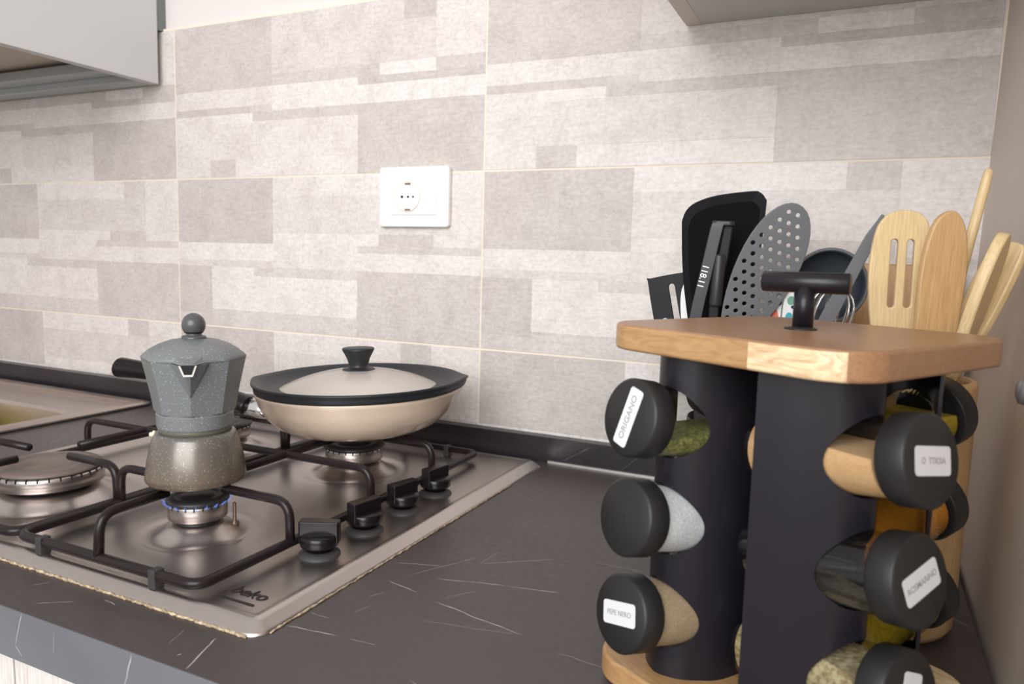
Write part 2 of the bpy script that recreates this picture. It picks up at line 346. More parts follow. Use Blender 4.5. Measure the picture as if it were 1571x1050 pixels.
def tile(x0, x1, zt, zb_, pr, rnd):
    vs = []; fs = []; cols = []
    H = 0.2494
    wd = 0.597
    for (u0, u1, v0, v1, t1, t2) in RECTS:
        a0, a1 = x0 + u0 * wd + 0.0014 * (u0 == 0), min(x0 + u1 * wd, x1) - 0.0014 * (u1 == 1); c0, c1 = zt - v0 * H - 0.0014 * (v0 == 0), zt - v1 * H + 0.0014 * (v1 == 1)
        if u1 == 1: a1 = x1 - .0014
        if c0 <= zb_: continue
        c1 = max(c1, zb_)
        y = -rnd.uniform(0.0, 0.00012); e = 0.00025; bse = len(vs)
        vs += [(a0, .004, c1), (a1, .004, c1), (a1, .004, c0), (a0, .004, c0), (a0, y + e / 2, c1), (a1, y + e / 2, c1), (a1, y + e / 2, c0), (a0, y + e / 2, c0),
               (a0 + e, y, c1 + e), (a1 - e, y, c1 + e), (a1 - e, y, c0 - e), (a0 + e, y, c0 - e)]
        q = [(0, 1, 5, 4), (1, 2, 6, 5), (2, 3, 7, 6), (3, 0, 4, 7), (4, 5, 9, 8), (5, 6, 10, 9), (6, 7, 11, 10), (7, 4, 8, 11), (8, 9, 10, 11)]
        fs += [tuple(i + bse for i in f) for f in q]
        t = (t1 if pr == 1 else t2) + rnd.uniform(-.05, .05); t = max(0, min(1, t))
        lo, hi = (0.515, 0.465, 0.435), (0.80, 0.745, 0.715)
        col = tuple(l + (h - l) * t for l, h in zip(lo, hi)); cols += [(*col, 1)] * (9 * 4)
    me = bpy.data.meshes.new('tile'); me.from_pydata(vs, [], fs); ca = me.color_attributes.new('tone', 'FLOAT_COLOR', 'CORNER')
    for i, c in enumerate(cols): ca.data[i].color = c
    return new('tile', me, 'tile_print', wall_back)
for ci, (xa, xb) in enumerate(((X1 - 1.194, X1 - .597), (X1 - .597, X1), (X1, X2), (X2, XC))):
    tile(xa, xb, ZC, ZA, 2, R_); tile(xa, xb, ZA, ZB, 1, R_); tile(xa, xb, ZB, -0.01, 1, R_)
me = bpy.data.meshes.new('wall_right')
me.from_pydata([(.4555, .06, -.9), (.4555, -1.0, -.9), (.5105, -1.0, 1.6), (.5105, .06, 1.6), (.62, .06, -.9), (.62, -1.0, -.9), (.62, -1.0, 1.6), (.62, .06, 1.6)], [], [(0, 3, 2, 1), (4, 5, 6, 7), (0, 1, 5, 4), (2, 3, 7, 6), (1, 2, 6, 5), (0, 4, 7, 3)])
wall_right = tag(new('wall_right', me, 'panel_beige'), kind='structure')
me.transform(Matrix.Translation((-.0035, 0, 0)))
b = MB(); b.box(-3, -4, -.95, 1.2, .1, -.9); tag(b.build('floor', 'floor_grey'), kind='structure')
b = MB(); b.box(-2.0, -.018, 0, .468, .002, .0342); m_marble('marble_black', (0.030, 0.024, 0.027), (0.016, 0.013, 0.016), (0.22, 0.20, 0.20), 0.3, [(.02, .004, .06, .03, .6), (.10, .002, .13, .03, .5), (-.62, .01, -.58, .03, .6), (-.56, .004, -.53, .026, .6), (-.5, .006, -.45, .03, .6), (.16, .03, .2, .002, .5)], True, .0008)
tag(b.build('trim_1', 'marble_black', bevel=.0008), kind='structure')
b = MB(); b.box(.0, -.0205, 0, .466, -.018, .0028); tag(b.build('trim_2', 'alu_strip'), kind='structure')

# ------------------------------------------------------------------ worktop and base cabinets
b = MB()
# sink cut-out: built as four slabs around the hole of the basin
b.box(-.785, -.6057, -.040, .4665, 0.0, 0.0); b.box(-2.0, -.6057, -.040, -1.30, 0, 0); b.box(-1.30, -.6057, -.04, -.785, -.50, 0); b.box(-1.30, -.135, -.04, -.785, 0, 0)
m_marble('marble_edge_lit', (0.150, 0.152, 0.168), (0.115, 0.117, 0.132), (0.55, 0.54, 0.53), 0.34, EDGE_VEINS, True)  # same laminate, paler and bluer: front light painted into the edge colour
wt = b.build('worktop', 'marble_dark'); eb = MB(); eb.box(-2.0, -.6065, -.0402, .4665, -.6055, -.0003); eb.build('lit_edge', 'marble_edge_lit', wt)
tag(wt, 'dark grey marble-look kitchen worktop with white veins', 'worktop')
def cabinet(x0, x1, label, doors):
    t = tag(empty('base_cabinet', ((x0 + x1) / 2, -.3, -.9)), label, 'cabinet', None)
    w = x1 - x0; b = MB(); b.box(-w / 2, -.255, 0.1, w / 2, .28, .859 if x1 > -.7 else .68); b.box(-w / 2 + .01, -.2, 0, w / 2 - .01, .25, .1); b.build('body', 'door_white', t)
    dw = w / doors
    for k in range(doors):
        b = MB(); b.box(-w / 2 + k * dw + .0015, -.278, .105, -w / 2 + (k + 1) * dw - .0015, -.256, .857); d = b.build('door', 'door_wood', t, .001)
        b = MB(); b.tube([(-w / 2 + k * dw + .05, -.30, .62), (-w / 2 + k * dw + .05, -.30, .76)], .005); b.tube([(-w / 2 + k * dw + .05, -.277, .64), (-w / 2 + k * dw + .05, -.30, .64)], .004); b.tube([(-w / 2 + k * dw + .05, -.277, .74), (-w / 2 + k * dw + .05, -.30, .74)], .004); b.build('handle', 'chrome', d)
wood('door_wood', (0.74, 0.70, 0.675), (0.69, 0.645, 0.615), (20, 20, 1.0), 0.45, 30)
cabinet(-.246, .447, 'whitewashed wooden base cabinet below the worktop, under the lettered end of the hob', 1)
cabinet(-.785, -.246, 'whitewashed wooden base cabinet below the worktop, next to the sink', 1)

# ------------------------------------------------------------------ wall cabinets
t = tag(empty('wall_cabinet', (-1.04, -.17, .5525)), 'pale grey wall cabinet with open bottom above the sink', 'cabinet')
b = MB(); b.box(.2815, -.17, 0, .2995, .158, .75); b.build('side_panel', 'cab_grey', t, .001)
b = MB(); b.box(-.30, -.17, 0, -.282, .158, .75); b.build('side_panel', 'cab_grey', t, .001)
b = MB(); b.box(-.282, -.168, .035, .2815, .15, .05); b.build('inner_panel', 'cab_tan', t)
b = MB(); b.box(-.282, .128, .0, .2815, .158, .02); b.box(-.282, .095, .012, .2815, .128, .03); b.build('back_rail', 'rail_grey', t, .002)
b = MB(); b.box(-.282, -.168, .004, .2815, -.145, .035); b.build('front_rail', 'cab_grey', t, .002)
b = MB(); b.box(-.30, -.19, .004, .2995, -.172, .75); b.build('door', 'cab_grey', t, .001)
b = MB(); b.box(.288, .158, .09, .2985, .1765, .75); b.build('gap_shadow', mat('shadow_dark', (0.16, 0.17, 0.165), 0.5), t)  # dark strip painted in for the shadow gap behind the cabinet
t = tag(empty('wall_cabinet', (.316, -.17, .559)), 'pale grey wall cabinet with closed underside above the utensils', 'cabinet')
b = MB(); b.box(-.162, -.17, 0, -.144, .168, .7); b.build('side_panel', 'cab_edge', t) if 'cab_edge' in MATS else b.build('side_panel', mat('cab_edge', (0.66, 0.60, 0.54), 0.5), t)
b = MB(); b.box(-.144, -.17, 0.0005, .158, .168, .018); b.build('bottom_panel', 'cab_grey', t)
b = MB(); b.box(-.162, -.19, .0, .158, -.172, .7); b.build('door', 'cab_grey', t, .001)

# ------------------------------------------------------------------ socket
t = tag(empty('wall_socket', (-.2278, -.0005, .3588)), 'white rectangular wall socket plate on the tiles', 'socket')
MY = Matrix.Rotation(PI / 2, 4, 'X')
b = MB(); b.prism(rrect(.1185, .0865, .005), 0, .009, MY); b.build('cover_plate', 'socket_white', t, .0022, 3)
b = MB(); b.prism(rrect(.078, .052, .002, 3), .008, .0105, MY); b.build('insert', 'socket_white', t, .0008)
cxs = -.0085
b = MB(); ring = []
b.lathe([(.0205, .0100), (.0215, .0112), (.0205, .0116), (.0195, .0106), (.0188, .0102)], 40, Matrix.Translation((cxs, 0, 0)) @ MY, cap0=False, cap1=False); b.build('socket_ring', mat('socket_cream', (0.82, 0.77, 0.68), 0.35), t)
for dx, r in ((-.0095, .0021), (.001, .0017), (.0095, .0015)):
    b = MB(); b.lathe([(r, .0103), (r, .0109)], 14, Matrix.Translation((cxs + dx, 0, 0)) @ MY, False); b.build('pin_hole', 'hole_black', t)
for sz in (1, -1):
    b = MB(); b.box(-.004, -.0118, sz * .0185 - .0013, .005, -.0098, sz * .0185 + .0013, Matrix.Translation((cxs, 0, 0))); b.build('earth_contact', 'contact_brass', t)

# ------------------------------------------------------------------ gas hob
HX0, HX1, HY0, HY1 = -.588, 0.0, -.5559, -.0339
BX = (-.405, -.186); BY = (-.4395, -.200)
BURN = {(1, 0): (.0265, .052), (0, 0): (.052, .082), (1, 1): (.035, .062), (0, 1): (.035, .062)}
hob = tag(empty('gas_hob', ((HX0 + HX1) / 2, (HY0 + HY1) / 2, 0)), 'stainless steel gas hob with four burners and black side knobs', 'hob')
def hob_mesh():
    nx, ny = 150, 132; cx, cy = hob.location.x, hob.location.y; vs = []; fs = []; r = .016
    def sst(a, b_, x): t_ = max(0, min(1, (x - a) / (b_ - a))); return t_ * t_ * (3 - 2 * t_)
    def spread(i, n, lo, hi):   # denser near the edges
        s = i / n; w = 0.5 - 0.5 * math.cos(PI * s); s = 0.55 * s + 0.45 * w; return lo + (hi - lo) * s
    for j in range(ny + 1):
        for i in range(nx + 1):
            x, y = spread(i, nx, HX0, HX1), spread(j, ny, HY0, HY1)
            d = min(x - HX0, HX1 - x, y - HY0, HY1 - y)
            px, py = x, y
            sx = 1 if x > cx else -1; sy = 1 if y > cy else -1
            qx = (HX1 - x) if sx > 0 else (x - HX0); qy = (HY1 - y) if sy > 0 else (y - HY0)
            if qx < r and qy < r:
                u, v_ = 1 - qx / r, 1 - qy / r
                k = max(u, v_) / math.hypot(u, v_) if (u or v_) else 1
                px = (HX1 - r + r * u * k) if sx > 0 else (HX0 + r - r * u * k); py = (HY1 - r + r * v_ * k) if sy > 0 else (HY0 + r - r * v_ * k)
            z = .0015 + .0065 * min(1, sst(-.010, .017, d) * 2 - sst(-.010, .017, 0) * 0.9) if d < .017 else .008
            z = .0012 + .0078 * min(1, d / .0125) - .0010 * sst(.0125, .0185, d)
            inner = min(x - HX0, HX1 - .078 - x, y - HY0 - .004, HY1 - y - .004)
            for (a_, c_), (br, wr) in BURN.items():
                rr = math.hypot(x - BX[a_], y - BY[c_])
                z -= .0022 * (1 - sst(wr * 0.84, wr * 1.06, rr)); z += .0135 * (1 - sst(br * 0.8, wr * 0.92, rr)) ** 1.4
            vs.append((px - cx, py - cy, z))
    for j in range(ny):
        for i in range(nx): a = j * (nx + 1) + i; fs.append((a, a + 1, a + nx + 2, a + nx + 1))
    per = [i for i in range(nx + 1)] + [(j * (nx + 1) + nx) for j in range(1, ny + 1)] + [ny * (nx + 1) + i for i in range(nx - 1, -1, -1)] + [j * (nx + 1) for j in range(ny - 1, 0, -1)]
    bse = len(vs)
    for i in per: vs.append((vs[i][0], vs[i][1], -.0005))
    n = len(per)
    for k in range(n): fs.append((per[(k + 1) % n], per[k], bse + k, bse + (k + 1) % n))
    me = bpy.data.meshes.new('hob_plate'); me.from_pydata(vs, [], fs); return me
new('hob_plate', hob_mesh(), 'steel_hob', hob, True)
ox, oy = -hob.location.x, -hob.location.y
T = lambda x, y, z=0: Matrix.Translation((x + ox, y + oy, z))
for (a_, c_), (br, wr) in BURN.items():
    M = T(BX[a_], BY[c_])
    b = MB(); b.lathe([(br * .70, .0232), (br * .94, .0232), (br, .0240), (br, .0365), (br * .985, .0380), (br * .9, .0382)], 48, M, cap0=False, cap1=True); bo = b.build('burner', 'steel_hob', hob)
    b = MB(); b.lathe([(br * .80, .0150), (br * .78, .018), (br * .72, .0235)], 40, M); b.build('burner_neck', 'burner_black', bo)
    b = MB(); nt = int(12 + br * 400)
    for k in range(nt):
        an = 2 * PI * k / nt; b.box(br * .93, -.0007, .0350, br * 1.006, .0007, .0385, M @ Matrix.Rotation(an, 4, 'Z'))
    b.build('flame_ports', 'hole_black', bo)
    b = MB(); cr = br * 1.06 if br < .05 else br * .97
    b.lathe([(cr * .9, .0378), (cr, .0392), (cr, .0412), (cr * .94, .0432), (cr * .72, .0442), (cr * .68, .0434), (cr * .55, .0430), (cr * .5, .0440), (.0005, .0442)], 48, M, cap1=False); b.build('burner_cap', 'burner_black' if br < .05 else mat('cap_brown', (0.15, 0.115, 0.10), 0.42), bo)
    if (a_, c_) == (1, 0):
        for k in range(20):
            b = MB(); b.lathe([(.0010, 0), (.0014, .0015), (.0009, .004), (.0002, .0065)], 8, M @ Matrix.Rotation(2 * PI * (k + .5) / 20, 4, 'Z') @ Matrix.Translation((br * 1.01, 0, .0372)) @ Matrix.Rotation(.85, 4, 'Y')); b.build('flame', 'flame_blue', bo)
    ia = .75 if (a_, c_) == (1, 0) else 2.4
    sx_, sy_ = BX[a_] + (br + .006) * math.cos(ia), BY[c_] + (br + .006) * math.sin(ia)
    b = MB(); b.lathe([(.0040, .008), (.0040, .014), (.0017, .016), (.0017, .033), (.0006, .034)], 12, T(sx_, sy_)); b.build('igniter', mat('igniter', (0.12, 0.08, 0.055), 0.4, 0.4) if 'igniter' not in MATS else 'igniter', hob)
def knob(x, y, ang):
    M = T(x, y) @ Matrix.Rotation(ang, 4, 'Z')
    b = MB(); b.lathe([(.0185, .0078), (.0182, .0095), (.0125, .0125), (.0118, .0125)], 32, M, cap0=False); k = b.build('knob', 'rubber_grey', hob)
    b = MB(); b.lathe([(.0112, .0125), (.0112, .0165), (.0165, .0170), (.0172, .0185), (.0172, .0262), (.0162, .0272), (.0005, .0272)], 32, M, cap1=False)
    b.build('knob_cap', 'black_plastic', k)
    b = MB(); poly = [(-.0176, -.0058), (-.0150, -.0066), (.0165, -.0052), (.0182, -.0040), (.0182, .0040), (.0165, .0052), (-.0150, .0066), (-.0176, .0058)]
    b.prism(poly, .0200, .0392, M); b.build('grip', 'black_plastic', k, .0012)
for (y, an) in ((-.428, .42), (-.362, 1.35), (-.296, 1.35), (-.230, 1.4)): knob(-.0505, y, an)
for px_, py_ in ((-.0405, -.4385), (-.0455, -.395), (-.0335, -.41), (-.034, -.362)):
    pass
lg = empty('brand_logo', (0, 0, 0)); lg.parent = hob
o = new('lettering', text_mesh('beko', .0165, .0001, 0.22, 1.0, .00012), 'logo_ink', None); o.parent = hob; bpy.data.objects.remove(lg)
o.name = 'brand_lettering'; o.location = (-.0462 + ox, -.5150 + oy, .0085); o.rotation_euler = (0, 0, -.02); o.scale = (1.05, 1, 1)
b = MB(); b.box(-.0615, -.5300, .0083, -.0290, -.5280, .0086, Matrix.Translation((ox, oy, 0))); b.build('brand_underline', 'logo_ink', hob)
# crumbly sealant bead along the front and the right-hand edge
def bead(p0, p1, r0, n, seed):
    rr = random.Random(seed); pts = []; rs = []
    for i in range(n + 1):
        t_ = i / n; pts.append((p0[0] + (p1[0] - p0[0]) * t_ + rr.uniform(-.0005, .0005) + ox, p0[1] + (p1[1] - p0[1]) * t_ + rr.uniform(-.0005, .0005) + oy, .0008 + rr.uniform(-.0003, .0003))); rs.append(r0 * rr.uniform(.6, 1.25))
    b = MB(); b.tube(pts, rs, 6); return b
bead((HX0 + .01, HY0 - .0002), (HX1 - .010, HY0 - .0002), .0013, 300, 1).build('sealant_bead', 'sealant', hob)
bead((HX1 + .0003, HY0 + .012), (HX1 + .0003, HY1 - .10), .0009, 120, 2).build('sealant_bead', 'sealant', hob)

# ------------------------------------------------------------------ pan supports
def grate(xl, xr, cx, label):
    yf, yb, zr, zf, r = -.5415, -.086, .0185, .0550, .0044
    yc = (yf + yb) / 2
    t = tag(empty('pan_support', ((xl + xr) / 2, yc, .008)), label, 'pan support')
    M = Matrix.Translation((-(xl + xr) / 2, -yc, -.008))
    fr = [(xl, yf, zr), (xr, yf, zr), (xr, yb, zr), (xl, yb, zr)]
    loop = []
    P = [Vector(p) for p in fr]
    for i in range(4):
        a, p, c = P[i - 1], P[i], P[(i + 1) % 4]; s = p + (a - p).normalized() * .015; e = p + (c - p).normalized() * .015
        for k in range(7): q = k / 6; loop.append(s * (1 - q) ** 2 + p * 2 * q * (1 - q) + e * q * q)
    b = MB(); b.tube(loop, r, 12, True, M); b.build('frame', 'black_enamel', t)
    def finger(pts): b = MB(); b.tube(roundpath(pts, .016), r * .95, 12, False, M); b.build('finger', 'black_enamel', t)
    g = .034
    finger([(cx, yf, zr), (cx, yf + .002, zf), (cx, BY[0] - g, zf)])
    finger([(cx, yb, zr), (cx, yb - .002, zf), (cx, BY[1] + g, zf)])
    for y in BY:
        finger([(xr, y, zr), (xr - .001, y, zf), (cx + g, y, zf)]); finger([(xl, y, zr), (xl + .001, y, zf), (cx - g, y, zf)])
    finger([(xl, -.32, zr), (xl + .001, -.32, zf), (xr - .001, -.32, zf), (xr, -.32, zr)])
    finger([(cx, BY[0] + g, zf), (cx, -.32, zf), (cx, BY[1] - g, zf)])
    for x in (xl + .035, xr - .045):
        for y in (yf, yb):
            b = MB(); b.box(x - .0038, y - .0050, .0078, x + .0038, y + .0050, .0232, M); b.build('rubber_foot', 'rubber_grey', t, .001)
grate(-.2935, -.0735, -.186, 'black enamelled wire pan support under the moka pot and the frying pan')
grate(-.5140, -.2985, -.405, 'empty black enamelled wire pan support on the sink side of the hob')

# ------------------------------------------------------------------ moka pot
mk = tag(empty('moka_pot', (-.187, -.4395, .0592), (0, 0, 0)), 'grey speckled stovetop moka coffee pot over the lit burner', 'coffee pot')
mk.scale = (.935, .935, .985)
view = math.atan2(-.9318 + .4395, .3685 + .187)   # azimuth of the spout
SA = view - .10
b = MB(); b.lathe([(.040, 0), (.0455, .0005), (.0475, .003), (.0474, .008), (.0452, .022), (.0420, .036), (.0393, .044), (.0375, .0468), (.0355, .0478), (.033, .048)], 56); b.build('boiler', 'moka_lower', mk)
b = MB(); b.lathe([(.034, .0475), (.0345, .050), (.0345, .052), (.034, .0525)], 48); b.build('gasket', mat('gasket', (0.10, 0.095, 0.07), 0.5), mk)
def octring(r, z, blend, n=64):
    out = []
    for i in range(n):
        a = 2 * PI * i / n; seg = PI / 4; d = ((a + seg / 2) % seg) - seg / 2
        ro = r * math.cos(seg / 2) / math.cos(((a) % seg) - seg / 2) * 1.025
        rr = r * (1 - blend) + ro * blend; out.append((rr * math.cos(a + SA), rr * math.sin(a + SA), z))
    return out
levels = [(.0352, .0525, 0), (.0358, .054, .0), (.0362, .0655, .1), (.0355, .0665, .1), (.0372, .068, .9), (.0400, .085, 1), (.0437, .102, 1), (.0470, .1165, 1), (.0473, .1180, .8)]
vs = []; fs = []; n = 64
for r, z, bl in levels: vs += octring(r, z, bl)
for j in range(len(levels) - 1):
    for i in range(n): k = (i + 1) % n; fs.append((j * n + i, j * n + k, (j + 1) * n + k, (j + 1) * n + i))
fs.append(tuple(range((len(levels) - 1) * n, len(levels) * n)))
me = bpy.data.meshes.new('collector'); me.from_pydata(vs, [], fs)
col_o = new('collector', me, 'moka_upper', mk, True); md = col_o.modifiers.new('e', 'EDGE_SPLIT'); md.split_angle = math.radians(4.2); 
Ms = Matrix.Rotation(SA, 4, 'Z')
# V-shaped spout
zt = .1175
sp = [(.046, -.0165, zt), (.046, .0165, zt), (.058, -.0052, zt - .001), (.058, .0052, zt - .001), (.0405, 0, .084), (.0565, -.0022, zt - .0085), (.0565, .0022, zt - .0085), (.036, -.0155, zt), (.036, .0155, zt), (.036, 0, .09)]
b = MB(); b.add(sp, [(0, 2, 5, 4), (3, 1, 4, 6), (5, 6, 4), (0, 7, 8, 1, 3, 2), (2, 3, 6, 5), (0, 4, 9, 7), (1, 8, 9, 4)], False, Ms); spo = b.build('spout', 'moka_upper', mk)
e = .0004
def face_pt(y, z):  # on the spout's end face
    t_ = (zt - .001 - z) / .0075; return (.058 - .0015 * t_ + e, y, z)
outer = [face_pt(-.0078, zt - .0004), face_pt(.0078, zt - .0004), face_pt(.0042, zt - .0104), face_pt(-.0042, zt - .0104)]
b = MB(); b.add([(x + .0002, y, z) for x, y, z in outer] + [(x - .002, y, z) for x, y, z in outer], [(0, 1, 2, 3), (0, 4, 5, 1), (1, 5, 6, 2), (2, 6, 7, 3), (3, 7, 4, 0)], False, Ms); b.build('spout_lip', mat('bare_metal', (0.78, 0.76, 0.72), 0.35, 0.3), spo)
inn = [face_pt(-.0062, zt - .0002), face_pt(.0062, zt - .0002), face_pt(.0032, zt - .0084), face_pt(-.0032, zt - .0084)]
b = MB(); b.add([(x + .0005, y, z) for x, y, z in inn] + [(x - .002, y, z) for x, y, z in inn], [(0, 1, 2, 3), (0, 4, 5, 1), (1, 5, 6, 2), (2, 6, 7, 3), (3, 7, 4, 0)], False, Ms); b.build('spout_opening', 'hole_black', spo)
# lid
llev = [(.0476, .1178, .75), (.0478, .1192, .7), (.0462, .1212, .55), (.041, .1258, .35), (.033, .1303, .2), (.023, .1338, .1), (.012, .1355, 0)]
vs = []; fs = []
for r, z, bl in llev: vs += octring(r, z, bl)
for j in range(len(llev) - 1):
    for i in range(n): k = (i + 1) % n; fs.append((j * n + i, j * n + k, (j + 1) * n + k, (j + 1) * n + i))
fs.append(tuple(range((len(llev) - 1) * n, len(llev) * n)))
me = bpy.data.meshes.new('lid'); me.from_pydata(vs, [], fs); lid = new('lid', me, 'moka_upper', mk, True)
b = MB(); b.add([(.043, -.0155, .1180), (.043, .0155, .1180), (.0585, .0060, .1176), (.0585, -.0060, .1176), (.040, -.012, .1235), (.040, .012, .1235), (.0575, .004, .1186), (.0575, -.004, .1186)], [(0, 3, 2, 1), (4, 5, 6, 7), (0, 1, 5, 4), (1, 2, 6, 5), (2, 3, 7, 6), (3, 0, 4, 7)], False, Ms); b.build('lid_beak', 'moka_upper', lid)
pr = [(.0115, .1345), (.0118, .1365), (.0108, .1378), (.0078, .1385), (.0072, .1398), (.0085, .1410)]
for k in range(1, 13): a = -0.95 + (PI / 2 + 0.95) * k / 12; pr.append((max(.0112 * math.cos(a), .0001), .1480 + .0112 * math.sin(a)))
b = MB(); b.lathe(pr, 32, cap1=False); b.build('lid_knob', 'moka_knob', mk)
Mh = Matrix.Rotation(SA + PI, 4, 'Z')
b = MB(); b.tube(roundpath([(.040, 0, .108), (.062, 0, .113), (.078, 0, .108), (.083, 0, .085), (.085, 0, .05)], .014), [.006] * 3 + [.0075] * 40 if False else .0072, 12, False, Mh); b.build('handle', 'black_plastic', mk)
b = MB(); b.lathe([(.0036, 0), (.0036, .0025), (.0022, .0032), (.0020, .0055), (.0008, .006)], 12, Matrix.Rotation(view - 1.72, 4, 'Z') @ Matrix.Translation((.0370, 0, .0445)) @ Matrix.Rotation(PI / 2, 4, 'Y')); b.build('safety_valve', 'valve_cream', mk)

# ------------------------------------------------------------------ frying pan and its glass lid
LAT = math.atan2(.427, .904)
PC = (-.181, -.197); PZ = .0594
TQ = Matrix.Rotation(math.radians(1.7), 4, Vector((-math.sin(LAT), math.cos(LAT), 0))).inverted().to_euler()
pan = tag(empty('frying_pan', (PC[0], PC[1], PZ + .0026), TQ), 'cream frying pan with black handle on the rear burner', 'pan')
def lip(a, amt, sharp):
    d = abs(((a - LAT + PI / 2) % PI) - PI / 2); side = 1.0 if math.cos(a - LAT) > 0 else 0.5; return side * amt * max(0, 1 - d / sharp) ** 1.6
def ringshape(prof, n, lipamt, sharp=.42):
    vs = []; fs = []
    for r, z, w in prof:
        for i in range(n):
            a = 2 * PI * i / n; rr = r + w * lip(a, lipamt, sharp); vs.append((rr * math.cos(a), rr * math.sin(a), z + w * lip(a, .002, sharp)))
    for j in range(len(prof) - 1):
        for i in range(n): k = (i + 1) % n; fs.append((j * n + i, j * n + k, (j + 1) * n + k, (j + 1) * n + i))
    return vs, fs
prof = [(.001, 0, 0), (.068, 0, 0), (.082, .0020, 0), (.098, .0095, 0), (.1105, .0220, 0), (.1175, .035, .2), (.1200, .0455, 1), (.1220, .0500, 1), (.1212, .0505, 1), (.1185, .0455, 1), (.1145, .034, .2), (.108, .0235, 0), (.097, .012, 0), (.085, .004, 0), (.001, .0035, 0)]
vs, fs = ringshape(prof, 96, .008); me = bpy.data.meshes.new('pan_body'); me.from_pydata(vs, [], fs); new('pan_body', me, 'pan_cream', pan, True)
ha = math.radians(197)
Mp = Matrix.Rotation(ha, 4, 'Z')
b = MB(); b.tube([(.104, 0, .0165), (.124, 0, .0185), (.147, 0, .0230)], [.0105, .0115, .0125], 16, False, Mp @ Matrix.Diagonal((1, 1.25, 1, 1))); b.build('ferrule', 'chrome', pan)
b = MB(); hp = catmull([(.144, 0, .0225), (.165, 0, .031), (.20, 0, .045), (.25, 0, .059), (.290, 0, .0655), (.318, 0, .0685)], 6); b.tube(hp, [.0128 - .0025 * math.sin(PI * i / (len(hp) - 1)) for i in range(len(hp))], 16, False, Mp @ Matrix.Diagonal((1, 1.35, 1, 1))); b.build('handle', 'black_plastic', pan)
ld = tag(empty('glass_cover', (PC[0], PC[1], PZ + .0521), TQ), 'glass lid with black silicone rim and knob covering the frying pan', 'lid')
prof = [(.094, .0040, 0), (.104, .0030, 0), (.112, .0052, .1), (.118, .0095, .6), (.1225, .0125, 1), (.1258, .0128, 1), (.1262, .0105, 1), (.1240, .0085, 1), (.1238, .0060, 1), (.1232, .0035, .9), (.1226, .0012, .8), (.118, .0008, .5), (.104, .0005, 0), (.094, .0020, 0), (.094, .0040, 0)]
vs, fs = ringshape(prof, 96, .0085, .34); me = bpy.data.meshes.new('silicone_rim'); me.from_pydata(vs, [], fs); new('silicone_rim', me, 'black_rubber', ld, True)
pr = [(.0955, .0028)]; 
for k in range(1, 10): q = k / 9; pr.append((.0955 * (1 - q) + .004 * q, .0028 + .0205 * (1 - (1 - q) ** 2)))
pr2 = [(r, z - .003) for r, z in reversed(pr)]
b = MB(); b.lathe(pr + pr2, 64, cap0=False, cap1=False); b.build('glass_dome', 'lid_glass', ld)
b = MB(); b.lathe([(.0195, .0205), (.0205, .0222), (.0185, .0240), (.0135, .0250), (.0118, .0265), (.0120, .0300), (.0140, .0365), (.0172, .0430), (.0192, .0465), (.0196, .0480), (.0185, .0492), (.0005, .0490)], 40, cap1=False); b.build('lid_knob', 'black_rubber', ld)
b = MB(); b.lathe([(.016, .0195), (.017, .0150), (.0135, .0125), (.0005, .0125)], 32, cap1=False); b.build('knob_base', 'black_rubber', ld)

# ------------------------------------------------------------------ sink with cloth
sk = tag(empty('kitchen_sink', (-1.04, -.27, 0)), 'stainless steel inset sink at the end of the worktop', 'sink')
so = Matrix.Translation((1.04, .27, 0))
def frame_mesh(o4, i4, zo, zi):
    return
b = MB()
X0, Xr, Y0, Y1 = -1.34, -.744, -.51, -.032
bx0, bx1, by0, by1 = -1.27, -.797, -.48, -.143
outer = rrect(Xr - X0, Y1 - Y0, .02, 6, (X0 + Xr) / 2, (Y0 + Y1) / 2); m1 = rrect(Xr - X0 - .018, Y1 - Y0 - .018, .014, 6, (X0 + Xr) / 2, (Y0 + Y1) / 2)
m2 = rrect(Xr - X0 - .05, Y1 - Y0 - .05, .012, 6, (X0 + Xr) / 2, (Y0 + Y1) / 2)
i1 = rrect(bx1 - bx0, by1 - by0, .03, 6, (bx0 + bx1) / 2, (by0 + by1) / 2); i2 = rrect(bx1 - bx0 - .01, by1 - by0 - .01, .028, 6, (bx0 + bx1) / 2, (by0 + by1) / 2); i3 = rrect(bx1 - bx0 - .05, by1 - by0 - .05, .04, 6, (bx0 + bx1) / 2, (by0 + by1) / 2)
loops = [(outer, .0028), (outer, .005), (m1, .0074), (m2, .0070), (m2, .0015), (i1, .0010), (i2, -.004), (i3, -.135)]
vs = []; fs = []; n = len(outer)
for lp, z in loops: vs += [(x, y, z) for x, y in lp]
for j in range(len(loops) - 1):
    for i in range(n): k = (i + 1) % n; fs.append((j * n + i, j * n + k, (j + 1) * n + k, (j + 1) * n + i))
fs.append(tuple(range((len(loops) - 1) * n, len(loops) * n)))
b.add(vs, fs, False, so); b.build('sink_bowl', 'steel_sink', sk)
b = MB(); b.add([(x * .997 + -1.042 * .003, y * .994 + -.271 * .006, z) for z in (0, .0030) for x, y in outer], [(i, (i + 1) % n, n + (i + 1) % n, n + i) for i in range(n)], False, so); b.build('rim_shadow', 'black_matte', sk)  # black ring added as the shadow line under the raised rim
b = MB(); b.lathe([(.035, -.134), (.04, -.1325), (.03, -.1335), (.005, -.1335)], 24, so @ Matrix.Translation((-1.03, -.31, 0))); b.build('drain', 'chrome', sk)
